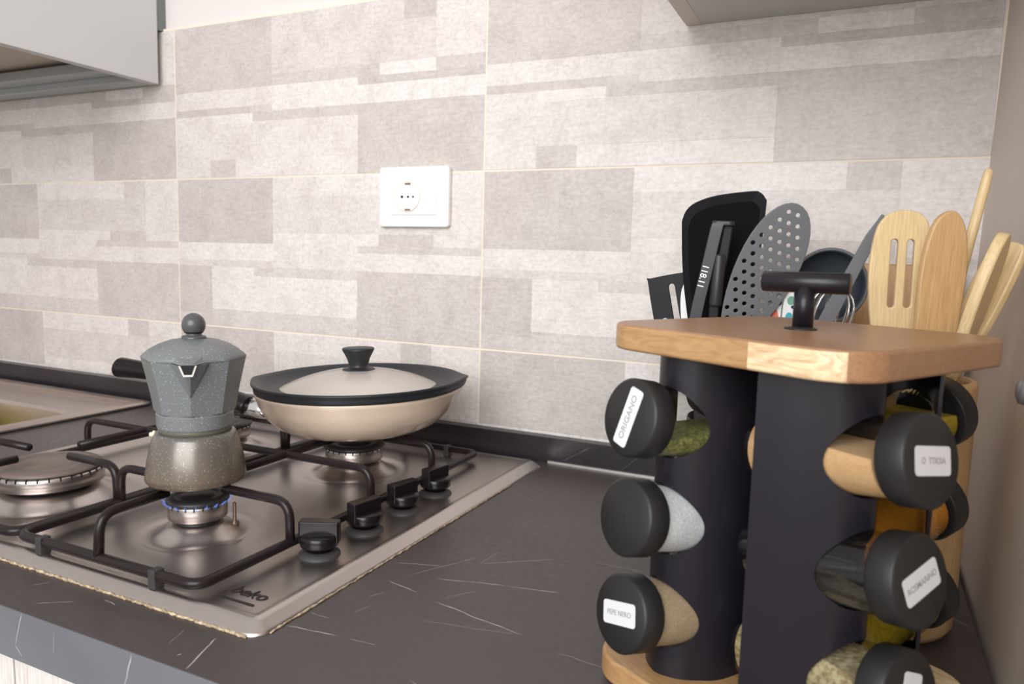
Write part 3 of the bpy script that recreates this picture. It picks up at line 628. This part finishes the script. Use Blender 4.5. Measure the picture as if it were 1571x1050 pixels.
# crumpled cloth, lying in the bowl and rising above the rim
rr = random.Random(5); vs = []; fs = []; nx, ny = 44, 26
for j in range(ny + 1):
    for i in range(nx + 1):
        u, v_ = i / nx, j / ny; x = -1.225 + .405 * u; y = -.44 + .27 * v_
        hump = .185 * math.exp(-((x + .842) / .034) ** 2 - ((y + .300) / .036) ** 2) + .118 * math.exp(-((x + 1.09) / .12) ** 2 - ((y + .22) / .16) ** 2)
        z = -.126 + hump + .010 * math.sin(31 * u + 9 * v_) * math.sin(17 * v_ + 4 * u) + .006 * math.sin(60 * u * v_ + 5)
        vs.append((x + 1.04, y + .27, max(z, -.1335) + .1335))
for j in range(ny):
    for i in range(nx): a = j * (nx + 1) + i; fs.append((a, a + 1, a + nx + 2, a + nx + 1))
me = bpy.data.meshes.new('dish_cloth'); me.from_pydata(vs, [], fs); cl = new('dish_cloth', me, 'cloth_yellow', None, True); cl.location = (-1.04, -.27, -.133)
md = cl.modifiers.new('s', 'SOLIDIFY'); md.thickness = .002; md.offset = 1
tag(cl, 'crumpled yellow-green cloth lying in the sink', 'cloth')

# ------------------------------------------------------------------ knob on the side wall
t = tag(empty('door_knob', (.4745, -.405, .2035), (0, -PI / 2, 0)), 'small grey metal knob on the beige side wall', 'knob')
b = MB(); b.lathe([(.0085, -.003), (.0085, .001), (.0045, .002), (.0042, .009)], 24); b.build('stem', 'knob_steel', t)
b = MB(); b.lathe([(.0042, .008), (.0075, .0095), (.0082, .013), (.0075, .0165), (.004, .018), (.0003, .0182)], 24, cap1=False); b.build('knob_head', 'knob_steel', t)

# ------------------------------------------------------------------ revolving spice rack
RC = Vector((.33657, -.45289, 0)); RA = -.50741; HA = .0862; BT = .01576; ZT = .23633; G = .006
rack = tag(empty('spice_rack', RC, (0, 0, RA)), 'revolving spice rack with wooden boards and black curved metal sides', 'spice rack')
b = MB(); b.lathe([(.060, 0), (.060, .004), (.045, .0065)], 40); b.build('turntable_foot', 'black_matte', rack)
out = rrect(2 * HA, 2 * HA, .0285, 12)
b = MB(); b.prism(out, G, G + BT, smooth=True); b.build('base_board', 'board_wood', rack, .0022, 3)
# the top is glued up from three staves; they show as separate pieces along the edge
def clip_poly(poly, x0, x1):
    def cl(p, s, lim):
        o = []
        for i in range(len(p)):
            a, c = p[i - 1], p[i]; ia, ic = s * (a[0] - lim) <= 0, s * (c[0] - lim) <= 0
            if ia != ic: t_ = (lim - a[0]) / (c[0] - a[0]); o.append((lim, a[1] + (c[1] - a[1]) * t_))
            if ic: o.append(c)
        return o
    return cl(cl(poly, -1, x0), 1, x1)
top = None
b = MB(); b.prism(out, ZT - BT, ZT, smooth=True); top = b.build('top_board', 'board_wood', rack, .0022, 3)
# stave tones: a shader on object coordinates picks the three glued staves
def staves(m, zones):
    nt = m.node_tree; tc = nd(m, 'ShaderNodeTexCoord'); sp_ = nd(m, 'ShaderNodeSeparateXYZ'); lk(m, tc.outputs['Object'], sp_.inputs[0])
    prev = bsdf(m).inputs['Base Color'].links[0].from_socket
    for (xa, xb, cols) in zones:
        v = coords(m, (3, 16, 16)); nn = noise(m, v, 12, 5, 0.6, 1.5)
        c = mix(m, ramp(m, nn, [(0.35, (0, 0, 0)), (0.6, (1, 1, 1))]), cols[0], cols[1])
        g1 = nd(m, 'ShaderNodeMath', operation='GREATER_THAN'); lk(m, sp_.outputs[0], g1.inputs[0]); g1.inputs[1].default_value = xa
        g2 = nd(m, 'ShaderNodeMath', operation='LESS_THAN'); lk(m, sp_.outputs[0], g2.inputs[0]); g2.inputs[1].default_value = xb
        mu = nd(m, 'ShaderNodeMath', operation='MULTIPLY'); lk(m, g1.outputs[0], mu.inputs[0]); lk(m, g2.outputs[0], mu.inputs[1])
        g3 = nd(m, 'ShaderNodeMath', operation='LESS_THAN'); lk(m, sp_.outputs[2], g3.inputs[0]); g3.inputs[1].default_value = ZT - .0012  # top face stays plain brown, its reflection put into the colour
        mu2 = nd(m, 'ShaderNodeMath', operation='MULTIPLY'); lk(m, mu.outputs[0], mu2.inputs[0]); lk(m, g3.outputs[0], mu2.inputs[1]); mu = mu2
        prev = mix(m, mu.outputs[0], prev, c)
    lk(m, prev, bsdf(m).inputs['Base Color'])
staves(MATS['board_wood'], [(-.2, .027, ((0.45, 0.275, 0.125), (0.36, 0.20, 0.085))), (.027, .0765, ((0.56, 0.35, 0.19), (0.80, 0.63, 0.40)))])
# handle
hd = empty('handle'); hd.parent = rack; hd.location = (0, 0, ZT)
bpy.data.objects.remove(hd)
b = MB(); b.lathe([(.0095, ZT - .0002), (.0095, ZT + .0009), (.006, ZT + .0010)], 32); b.build('handle_washer', 'black_matte', rack)
HP = Vector((-.0075, .0135))
o = rack.children[-1]; o.location = (HP.x, HP.y, 0)
b = MB(); b.lathe([(.0062, ZT), (.0062, ZT + .026)], 32, Matrix.Translation((HP.x, HP.y, 0))); hpst = b.build('handle_post', 'rack_metal', rack)
b = MB(); b.lathe([(.0058, -.0258), (.0065, -.0251), (.0065, .0251), (.0058, .0258)], 32, Matrix.Translation((HP.x, HP.y, ZT + .0280)) @ Matrix.Rotation(math.radians(21), 4, 'Z') @ Matrix.Rotation(PI / 2, 4, 'Y')); b.build('handle_bar', 'rack_metal', rack)
# curved side plates, each with three holes
JP = dict(r=.02300, lx=-.0411, ly=-.1007, lz=.18474, az=-1.66255, ti=.18248, dz=.05966, L=.0150, JL=.1000)
nrm = Vector((math.cos(JP['ti']) * math.cos(JP['az']), math.cos(JP['ti']) * math.sin(JP['az']), math.sin(JP['ti'])))
prof2 = [(.0245, -.0725), (.042, -.0655), (.0546, -.0582), (.064, -.0515), (.0702, -.0415), (.0712, -.0336), (.0655, -.0230), (.0560, -.0150), (.0465, -.0095), (.031, -.0072), (.010, -.0068)]
prof1 = [(y, -x) for x, y in prof2]
cv = catmull([(x, y, 0) for x, y in prof1], 5)
th_ = .0014; vs = []; fs = []; z0, z1 = G + BT - .0004, ZT - BT + .0004
L_ = []; Rr = []
for i, p in enumerate(cv):
    t_ = (cv[min(i + 1, len(cv) - 1)] - cv[max(i - 1, 0)]).normalized(); nn = Vector((-t_.y, t_.x, 0)); L_.append(p + nn * th_ / 2); Rr.append(p - nn * th_ / 2)
ring = L_ + Rr[::-1]; n = len(ring)
vs = [(p.x, p.y, z0) for p in ring] + [(p.x, p.y, z1) for p in ring]; k2 = len(L_)
for i in range(n): k = (i + 1) % n; fs.append((i, k, n + k, n + i))
for i in range(k2 - 1): fs.append((i, n - 1 - i, n - 2 - i, i + 1)); fs.append((n + i, n + i + 1, 2 * n - 2 - i, 2 * n - 1 - i))
me = bpy.data.meshes.new('side_plate'); me.from_pydata(vs, [], fs)
bm = bmesh.new(); bm.from_mesh(me); bmesh.ops.recalc_face_normals(bm, faces=bm.faces); bm.to_mesh(me); bm.free()
tmp = new('tmp_plate', me, 'rack_metal'); cut = MB()
for i in range(3):
    c0 = Vector((JP['lx'], JP['ly'], JP['lz'] - i * JP['dz'])); cut.lathe([(.0213, -.062), (.0213, .010)], 40, Matrix.Translation(c0) @ basis(nrm, (1, 0, 0)))
cuto = cut.build('tmp_cut', 'rack_metal'); md = tmp.modifiers.new('b', 'BOOLEAN'); md.operation = 'DIFFERENCE'; md.object = cuto; md.solver = 'EXACT'
bpy.context.view_layer.update(); dg = bpy.context.evaluated_depsgraph_get(); pm = bpy.data.meshes.new_from_object(tmp.evaluated_get(dg)); pm.name = 'side_plate'
bpy.data.objects.remove(tmp); bpy.data.objects.remove(cuto)
pm.materials.clear(); pm.materials.append(MATS['rack_metal'])
for p in pm.polygons: p.use_smooth = True
for k in range(4):
    o = new('side_plate', pm, None, rack); o.rotation_euler = (0, 0, k * PI / 2); md = o.modifiers.new('e', 'EDGE_SPLIT'); md.split_angle = math.radians(35)

# ------------------------------------------------------------------ spice jars
JL, LL, GR = JP['JL'], JP['L'], .0207
def shell():
    b = MB(); o_ = [(.0185, -LL + .004), (.0185, -LL - .0005), (GR, -LL - .003), (GR, -JL + .004), (GR - .0012, -JL + .001), (GR - .004, -JL), (.0003, -JL)]
    i_ = [(r - .0016 if r > .002 else .0003, z if j < 3 else z + .0022) for j, (r, z) in enumerate(o_)]
    b.lathe(o_, 40, cap0=False, cap1=False); return b
gm = shell().build('tmp', 'glass').data; bpy.data.objects.remove(bpy.data.objects['tmp'])
lb = MB(); lb.lathe([(.0215, -LL), (JP['r'] - .0004, -LL), (JP['r'], -LL + .0008), (JP['r'], -.0016), (JP['r'] - .0016, 0), (.0005, 0)], 56, cap1=False)
lo = lb.build('tmp', 'black_matte'); lm = lo.data; bpy.data.objects.remove(lo)
def contents(fill):
    bm = bmesh.new(); b = MB(); rc = GR - .0010
    b.lathe([(.0003, -JL + .0026), (rc - .003, -JL + .0028), (rc, -JL + .0055), (rc, -LL - .0035)], 32, cap0=False); me = bpy.data.meshes.new('contents'); me.from_pydata([tuple(v_) for v_ in b.v], [], b.f)
    bm.from_mesh(me)
    if fill < 1:
        up = Vector((0, math.cos(JP['ti']), math.sin(JP['ti']))); mid = Vector((0, 0, -(JL + LL) / 2)); lvl = mid + up * (2 * fill - 1) * rc
        g = bmesh.ops.bisect_plane(bm, geom=bm.verts[:] + bm.edges[:] + bm.faces[:], plane_co=lvl, plane_no=up, clear_outer=True)
        ed = [e_ for e_ in g['geom_cut'] if isinstance(e_, bmesh.types.BMEdge)]
        if ed: bmesh.ops.edgenet_fill(bm, edges=ed)
    bm.to_mesh(me); bm.free(); return me
JARS = {(0, 0): ('sp_oregano', .48, 'green dried oregano', 'ORIGANO', (.035, .0115, 1.34)), (0, 1): ('sp_salt', 1, 'white salt', None, None), (0, 2): ('sp_pepper', 1, 'brown ground pepper', 'PEPE NERO', (.0285, .0135, .26)),
        (1, 0): ('sp_ginger', .72, 'tan orange powder', 'O  TTKSIA', (.0285, .0140, -.12)), (1, 1): ('sp_dark', .22, 'a little dark spice', 'ROSMARINO', (.0290, .0140, .26)), (1, 2): ('sp_seeds', .9, 'coarse greenish brown seeds', 'SEMI', (.0245, .0145, 1.2)),
        (2, 0): ('sp_curry', .8, 'yellow spice', None, None), (2, 1): ('sp_paprika', 1, 'orange powder', None, None), (2, 2): ('sp_curry', .95, 'golden powder', None, None),
        (3, 0): ('sp_oregano', .6, 'dried herbs', None, None), (3, 1): ('sp_pepper', .8, 'brown powder', None, None), (3, 2): ('sp_seeds', .8, 'brown seeds', None, None)}
JLAB = {(0, 0): 'spice jar of dried green herbs, black lid with a steeply slanted white sticker',
        (0, 1): 'spice jar of white salt under a plain black lid without sticker',
        (0, 2): 'spice jar of light brown powder, white sticker lettered in capitals on black lid',
        (1, 0): 'spice jar of tan orange powder under a black lid with a level white sticker',
        (1, 1): 'nearly empty clear spice jar under a black lid with a tilted white sticker',
        (1, 2): 'spice jar of coarse green-brown seeds with black lid, low on the rack',
        (2, 0): 'spice jar of yellow powder facing the bamboo holder, just under the top board',
        (2, 1): 'spice jar of deep orange powder facing the bamboo holder, halfway up the rack',
        (2, 2): 'spice jar of golden powder facing the bamboo holder, lowest on the rack',
        (3, 0): 'spice jar of green herbs on the wall side of the rack, near its top',
        (3, 1): 'spice jar of brown powder on the wall side of the rack, halfway up',
        (3, 2): 'spice jar of brown seeds on the wall side of the rack, near its base'}
Mr = Matrix.Translation(RC) @ Matrix.Rotation(RA, 4, 'Z')
for (k, i), (cm, fill, _, txt, st) in JARS.items():
    c0 = Vector((JP['lx'], JP['ly'], JP['lz'] - i * JP['dz'])); y_ = (Vector((0, 0, 1)) - nrm * nrm.z).normalized(); x_ = y_.cross(nrm)
    Mj = Mr @ Matrix.Rotation(k * PI / 2, 4, 'Z') @ Matrix.Translation(c0) @ Matrix((x_, y_, nrm)).transposed().to_4x4()
    j = empty('spice_jar'); j.matrix_world = Mj; tag(j, JLAB[(k, i)], 'jar', 'jars in the spice rack')
    new('glass', gm, None, j); new('lid', lm, None, j)
    o = new('contents', contents(fill), cm, j, True); md = o.modifiers.new('e', 'EDGE_SPLIT'); md.split_angle = math.radians(40)
    if st:
        w, h, an = st; b = MB(); b.prism(rrect(w, h, .002, 4), -.0001, .00025, Matrix.Rotation(an, 4, 'Z')); s = b.build('sticker', 'label_white', j)
        if txt:
            o = new('handwriting', text_mesh(txt, min(w * 1.35 / max(len(txt), 4), .0058), .00008, 0, 1.0, .00001), 'ink_grey', s); o.rotation_euler = (0, 0, an); o.location = (0, 0, .00038)

# ------------------------------------------------------------------ utensil holders
hb = tag(empty('utensil_holder', (.400, -.297, 0)), 'round bamboo utensil holder behind the spice rack, full of wooden spoons', 'holder')
b = MB(); b.lathe([(.040, 0), (.046, .002), (.0495, .008), (.0505, .03), (.0510, .19), (.0500, .194), (.0465, .194), (.0455, .19), (.0450, .012), (.0003, .012)], 56, cap1=False); b.build('cup', 'bamboo', hb)
HL = Vector((.274, -.166, 0))
hm = tag(empty('utensil_holder', HL), 'dark metal utensil holder hidden behind the spice rack, full of nylon utensils', 'holder')
b = MB(); b.lathe([(.056, 0), (.060, .002), (.060, .118), (.059, .12), (.057, .118), (.057, .006), (.0003, .006)], 48, cap1=False); b.build('cup', 'rack_metal', hm)

FX = Matrix.Rotation(PI / 2, 4, 'X')    # plate XY -> local XZ
def utensil(name, base, tip, side, label, cat):
    base, tip = Vector(base), Vector(tip); z = (tip - base); L = z.length
    o = empty(name); o.matrix_world = Matrix.Translation(base) @ basis(z, side); tag(o, label, cat); return o, L
def add_plate(loops, thick, m, t, name='head', y=0.0, bevel=.0006):
    me = plate_with_holes(loops, thick, bevel); me.transform(Matrix.Translation((0, y, 0)) @ FX); return new(name, me, m, t)
def stem(t, z0, z1, w, d, m, name='handle', x0=0, x1=0):
    b = MB(); b.tube([(x0, 0, z0), (x0 * .5 + x1 * .5, 0, (z0 + z1) / 2), (x1, 0, z1)], w / 2, 12, False, Matrix.Diagonal((1, d / w, 1, 1))); return b.build(name, m, t)
CAMD = Vector((.85, -.52, 0)); SIDE = Vector((.97, .24, 0))
# large black turner with raised edge
t, L = utensil('turner', (.240, -.168, .012), (.2375, -.156, .336), (1, .05, 0), 'large black nylon turner blade with raised rim, standing against the tiles', 'utensil')
ou = [(-.0285, .195), (.0265, .195), (.0345, .25), (.0395, .318), (.0385, .328), (.0335, .3335), (.026, .3350), (-.006, .3315), (-.026, .3255), (-.036, .3185), (-.0405, .309), (-.0412, .298), (-.0375, .25)]
def soft(P, n=4): q = catmull([(x, y, 0) for x, y in P + P[:1]], n); return [(p.x, p.y) for p in q[:-1]]
ous = soft(ou); cxm, czm = 0, .265
ins = [(cxm + (x - cxm) * .84, czm + (z_ - czm) * .86) for x, z_ in ous]
vs = []; fs = []; n = len(ous)
for lp, y in ((ous, 0.0), (ous, -.0035), (ins, .0), (ins, .0025)): vs += [(x, y, z_) for x, z_ in lp]
order = [3, 0, 1, 2]
vs = [(x, .0025, z_) for x, z_ in ous] + [(x, -.0030, z_) for x, z_ in ous] + [(x, .0005, z_) for x, z_ in ins]
for i in range(n): k = (i + 1) % n; fs += [(i, k, n + k, n + i), (n + i, n + k, 2 * n + k, 2 * n + i)]
fs += [tuple(reversed(range(n)))]
b = MB(); b.prism(ins, -.0005, .0002, FX); b.build('shaded_face', mat('nylon_shaded', (0.004, 0.0035, 0.005), 0.8, spec=0.12), t)  # darker copy of the blade nylon, shade painted onto the recessed face
me = bpy.data.meshes.new('blade'); me.from_pydata(vs, [], fs); bm = bmesh.new(); bm.from_mesh(me); bmesh.ops.recalc_face_normals(bm, faces=bm.faces); bm.to_mesh(me); bm.free()
new('blade', me, 'nylon_black', t); stem(t, 0, .20, .014, .009, 'nylon_black')
# slotted turner
t, L = utensil('slotted_turner', (.232, -.138, .012), (.1770, -.137, .2610), (1, .05, 0), 'small black slotted turner leaning out beside the big black turner blade', 'utensil')
def slot(x, z0, z1, w): return arc(x, z1 - w / 2, w / 2, 0, PI, 6) + arc(x, z0 + w / 2, w / 2, PI, 2 * PI, 6)
hdp = soft([(-.017, .165), (.017, .165), (.0205, .20), (.0205, L - .004), (.018, L - .0005), (-.017, L - .0005), (-.0205, L - .004), (-.0205, .20)], 3)
add_plate([hdp, slot(.004, .178, L - .010, .0065), slot(-.009, .178, L - .045, .006)], .0026, 'nylon_black', t); stem(t, 0, .17, .012, .008, 'nylon_black', x0=.034)
# white spatula behind
t, L = utensil('spatula', (.245, -.150, .012), (.2185, -.1455, .260), (1, 0, 0), 'white spatula edge showing behind the big black turner blade', 'utensil')
add_plate([soft([(-.02, .17), (.02, .17), (.0255, .21), (.021, L - .006), (0, L), (-.021, L - .006), (-.0255, .21)], 5)], .003, 'plastic_white', t); stem(t, 0, .18, .011, .008, 'plastic_white')
# tongs
t, L = utensil('tongs', (.2335, -.195, .012), (.2425, -.199, .3165), (1, .1, 0), 'black plastic tongs with white printed digits in front of the big turner blade', 'tongs')
la = [(.012, .006, 0), (-.004, .002, .11), (-.0165, -.002, .18), (-.0155, -.002, .215), (-.0085, -.002, .262), (-.0035, -.002, .296), (-.001, -.001, .303)]
def bar(path, w, d, name, m):
    b = MB(); p = catmull(path, 5); b.tube(p, w / 2, 8, False, None)
    o = b.build(name, m, t); 
    for v_ in o.data.vertices: pass
    return o
def flatbar(path, w, d):
    p = catmull(path, 5); vs = []; fs = []
    for q in p: vs += [(q.x - w / 2, q.y - d / 2, q.z), (q.x + w / 2, q.y - d / 2, q.z), (q.x + w / 2, q.y + d / 2, q.z), (q.x - w / 2, q.y + d / 2, q.z)]
    for i in range(len(p) - 1):
        for k in range(4): k2 = (k + 1) % 4; fs.append((4 * i + k, 4 * i + k2, 4 * i + 4 + k2, 4 * i + 4 + k))
    fs += [(3, 2, 1, 0), tuple(4 * (len(p) - 1) + k for k in range(4))]
    return MB().add(vs, fs)
arm = flatbar(la, .0118, .007).build('arm', 'nylon_char', t, .0015)
flatbar([(.026, .008, 0), (.010, .006, .11), (.0, .004, .21), (.0045, .004, .27), (.0068, .004, .303)], .0098, .007).build('arm', 'nylon_black', t, .0015)
b = MB(); b.prism(rrect(.0205, .012, .005, 5, .002, .001), .299, .3035); b.build('hinge_cap', 'nylon_char', t, .001)
b = MB(); b.lathe([(.0055, .222), (.006, .224), (.006, .270), (.005, .272)], 16, Matrix.Translation((.001, .0, 0))); b.build('lock_slider', 'nylon_char', t)
me = text_mesh('118.11', .0085, .0001, 0, 1.0, .00012)
o = new('printed_digits', me, 'print_white', arm); o.matrix_local = Matrix.Translation((-.0125, -.0058, .2500)) @ FX @ Matrix.Rotation(math.radians(-101), 4, 'Z')
# skimmer
t, L = utensil('skimmer', (.2535, -.200, .190), (.3110, -.212, .3300), (.93, .30, -.12), 'grey perforated skimmer leaning in front of the dark ladle', 'utensil')
ol = []
for i in range(40):
    a = 2 * PI * i / 40; ol.append((.0275 * math.sin(a) * (1 + .20 * math.cos(a)), L - .0735 - .0735 * math.cos(a + PI)))
holes = []
for j in range(-7, 8):
    for i in range(-3, 4):
        x, z_ = i * .0086 + (.0043 if j % 2 else 0), L - .0735 + j * .0092
        if (x / (.0235 * (1 + .2 * (z_ - L + .0735) / .0735))) ** 2 + ((z_ - L + .0735) / .0665) ** 2 < 1: holes.append([(x + .0021 * math.cos(q * PI / 5), z_ + .0021 * math.sin(q * PI / 5)) for q in range(10)])
add_plate([ol] + holes, .0028, 'nylon_grey', t); inv = t.matrix_world.inverted(); b = MB(); b.tube([inv @ Vector((.272, -.172, .014)), inv @ Vector((.264, -.182, .12)), Vector((0, 0, -.002)), Vector((0, 0, .02))], .0055, 12); b.build('handle', 'nylon_grey', t)
# ladle
t, L = utensil('ladle', (.285, -.150, .012), (.3285, -.150, .228), (.95, .3, 0), 'dark blue-grey ladle with round bowl opening outward above the whisk', 'utensil')
Mb = Matrix.Translation((.0045, -.001, L + .030)) 
b = MB(); pr = [(.0335, -.002), (.0352, 0), (.0352, .002), (.0330, .0015)] + [(.0330 * math.cos(q * PI / 16), -.0195 * math.sin(q * PI / 16)) for q in range(1, 8)]
pr_o = [(.0003, -.0225)] + [(.0348 * math.cos(q * PI / 16), -.0222 * math.sin(q * PI / 16)) for q in range(7, 0, -1)]
b.lathe(pr_o + pr[1:4] + pr[4:] + [(.0003, -.0197)], 40, Mb @ Matrix.Rotation(PI / 2, 4, 'X'), cap0=False, cap1=False); b.build('bowl', 'nylon_blue', t); stem(t, 0, L + .004, .012, .008, 'nylon_blue', x1=.002)
b = MB(); b.tube([(.0045 + .0352 * math.cos(q * PI / 24), -.0025, L + .030 + .0352 * math.sin(q * PI / 24)) for q in range(48)], .0016, 8, True); b.build('bowl_rim', 'nylon_grey', t)
# slim grey spatula
t, L = utensil('narrow_spatula', (.289, -.205, .10), (.3800, -.232, .3190), (.9, .1, -.4), 'slim tapering grey spatula slanting across the dark ladle', 'utensil')
add_plate([[(-.0062, 0), (.0062, 0), (.0062, L - .09), (.0050, L - .03), (.0012, L), (-.0012, L), (-.0045, L - .02), (-.0062, L - .09)]], .004, 'nylon_grey', t, 'blade')
# whisk
t, L = utensil('whisk', (.298, -.172, .012), (.3490, -.188, .2560), (.9, .3, 0), 'steel wire balloon whisk below the slim grey spatula', 'whisk')
stem(t, 0, .135, .013, .013, 'chrome')
for k in range(6):
    a = PI * k / 6; P = []
    for q in range(25):
        s = -1 + 2 * q / 24; P.append((.0205 * math.sin(PI * s) * (0.78 + .30 * (1 - abs(s))) * math.cos(a) * -1, .0205 * math.sin(PI * s) * (0.78 + .3 * (1 - abs(s))) * math.sin(a), .128 + (L - .128) * math.cos(s * PI / 2) ** .75))
    b = MB(); b.tube(P, .0009, 6); b.build('wire', 'chrome', t)
# two painted strips
for x, lab, blobs in ((.2955, 'white painted spoon handle with red patch and navy dot beside the skimmer', (('paint_red', -.002, .222, .0062, .014), ('paint_navy', .003, .2405, .0028, .0034), ('paint_greyblue', -.003, .240, .0035, .006))),
                      (.3085, 'white painted spoon handle with teal and green dots beside the rack handle', (('paint_teal', .0, .2265, .0032, .0048), ('paint_green', .0005, .2425, .0035, .0042), ('paint_navy', .003, .2365, .002, .0016)))):
    t, L = utensil('painted_spoon', (x - .008, -.186, .012), (x, -.190, .252), (1, .25, 0), lab, 'utensil')
    add_plate([soft([(-.0045, 0), (.0045, 0), (.0055, .15), (.0058, L - .004), (.0035, L), (-.0035, L), (-.0058, L - .004), (-.0055, .15)], 3)], .004, 'plastic_white', t, 'paddle')
    for mm, bx, bz, rx, rz in blobs:
        b = MB(); b.prism([(bx + rx * math.cos(q * PI / 8), bz - .012 + rz * math.sin(q * PI / 8)) for q in range(16)], .0019, .0023, FX); b.build('painted_spot', mm, t)

# wooden utensils
t, L = utensil('slotted_spatula', (.397, -.290, .016), (.3930, -.284, .3175), (.97, .25, 0), 'pale bamboo spatula with two long slots', 'utensil')
hdp = soft([(-.0100, .15), (.0100, .15), (.0135, .185), (.0175, .225), (.0212, .265), (.0188, .290), (.0120, .3005), (0, .3035), (-.0110, .300), (-.0188, .288), (-.0222, .260), (-.0200, .225), (-.0135, .185)], 4)
add_plate([hdp, slot(-.0052, .2285, .281, .0052), slot(.0064, .2285, .281, .0052)], .005, 'bamboo_pale', t, 'head', bevel=.001); stem(t, 0, .16, .014, .009, 'bamboo_pale')
t, L = utensil('wooden_spatula', (.413, -.302, .016), (.4215, -.3060, .3165), (.92, .40, 0), 'broad bamboo spatula with rounded tip beside the slotted one', 'utensil')
hdp = soft([(-.008, .14), (.008, .14), (.0145, .185), (.0160, .225), (.0165, .262), (.0125, .288), (.0050, .3000), (-.0030, .3000), (-.0110, .290), (-.0158, .262), (-.0150, .22), (-.0130, .185)], 4)
add_plate([hdp], .0062, 'bamboo', t, 'head', bevel=.0012); stem(t, 0, .15, .013, .009, 'bamboo')
t, L = utensil('wooden_stick', (.395, -.285, .016), (.4490, -.262, .3520), (.9, .2, 0), 'thin bamboo stick handle rising highest against the tile edge', 'utensil')
b = MB(); b.tube([(0, 0, 0), (0, 0, L * .5), (0, 0, L - .008), (0, 0, L - .002), (0, 0, L)], [.0050, .0046, .0036, .0030, .0012], 12); b.build('shaft', 'bamboo_pale', t)
t, L = utensil('wooden_spoon', (.3880, -.318, .016), (.4535, -.3310, .3015), (.30, .95, 0), 'bamboo spoon seen edge-on leaning towards the beige side wall', 'utensil')
hdp = soft([(-.0055, .188), (.0055, .188), (.0130, .212), (.0185, .235), (.0175, .270), (.010, .287), (0, .2925), (-.010, .287), (-.0175, .270), (-.0185, .238), (-.0130, .212)], 4)
add_plate([hdp], .0075, 'bamboo_pale', t, 'head', bevel=.0016); stem(t, 0, .20, .010, .008, 'bamboo')
t, L = utensil('wooden_spatula', (.377, -.288, .030), (.4645, -.2900, .2965), (.62, -.78, 0), 'wide flat bamboo spatula leaning closest to the beige side wall', 'utensil')
hdp = soft([(-.006, .17), (.006, .17), (.0125, .195), (.0160, .235), (.0150, .270), (.010, .2795), (-.010, .2775), (-.0150, .266), (-.0160, .230), (-.0125, .195)], 4)
add_plate([hdp], .006, 'bamboo_pale', t, 'head', bevel=.0012); stem(t, 0, .20, .010, .008, 'bamboo')
# bamboo board against the wall
t = tag(empty('cutting_board', (.4135, -.072, .0), (math.radians(-10), 0, 0)), 'narrow bamboo cutting board standing upright behind the wooden utensils', 'board')
me = plate_with_holes([rrect(.116, .283, .008, 5, -.008, .1415)], .012, .0015); me.transform(FX); new('board', me, 'bamboo_dark', t)
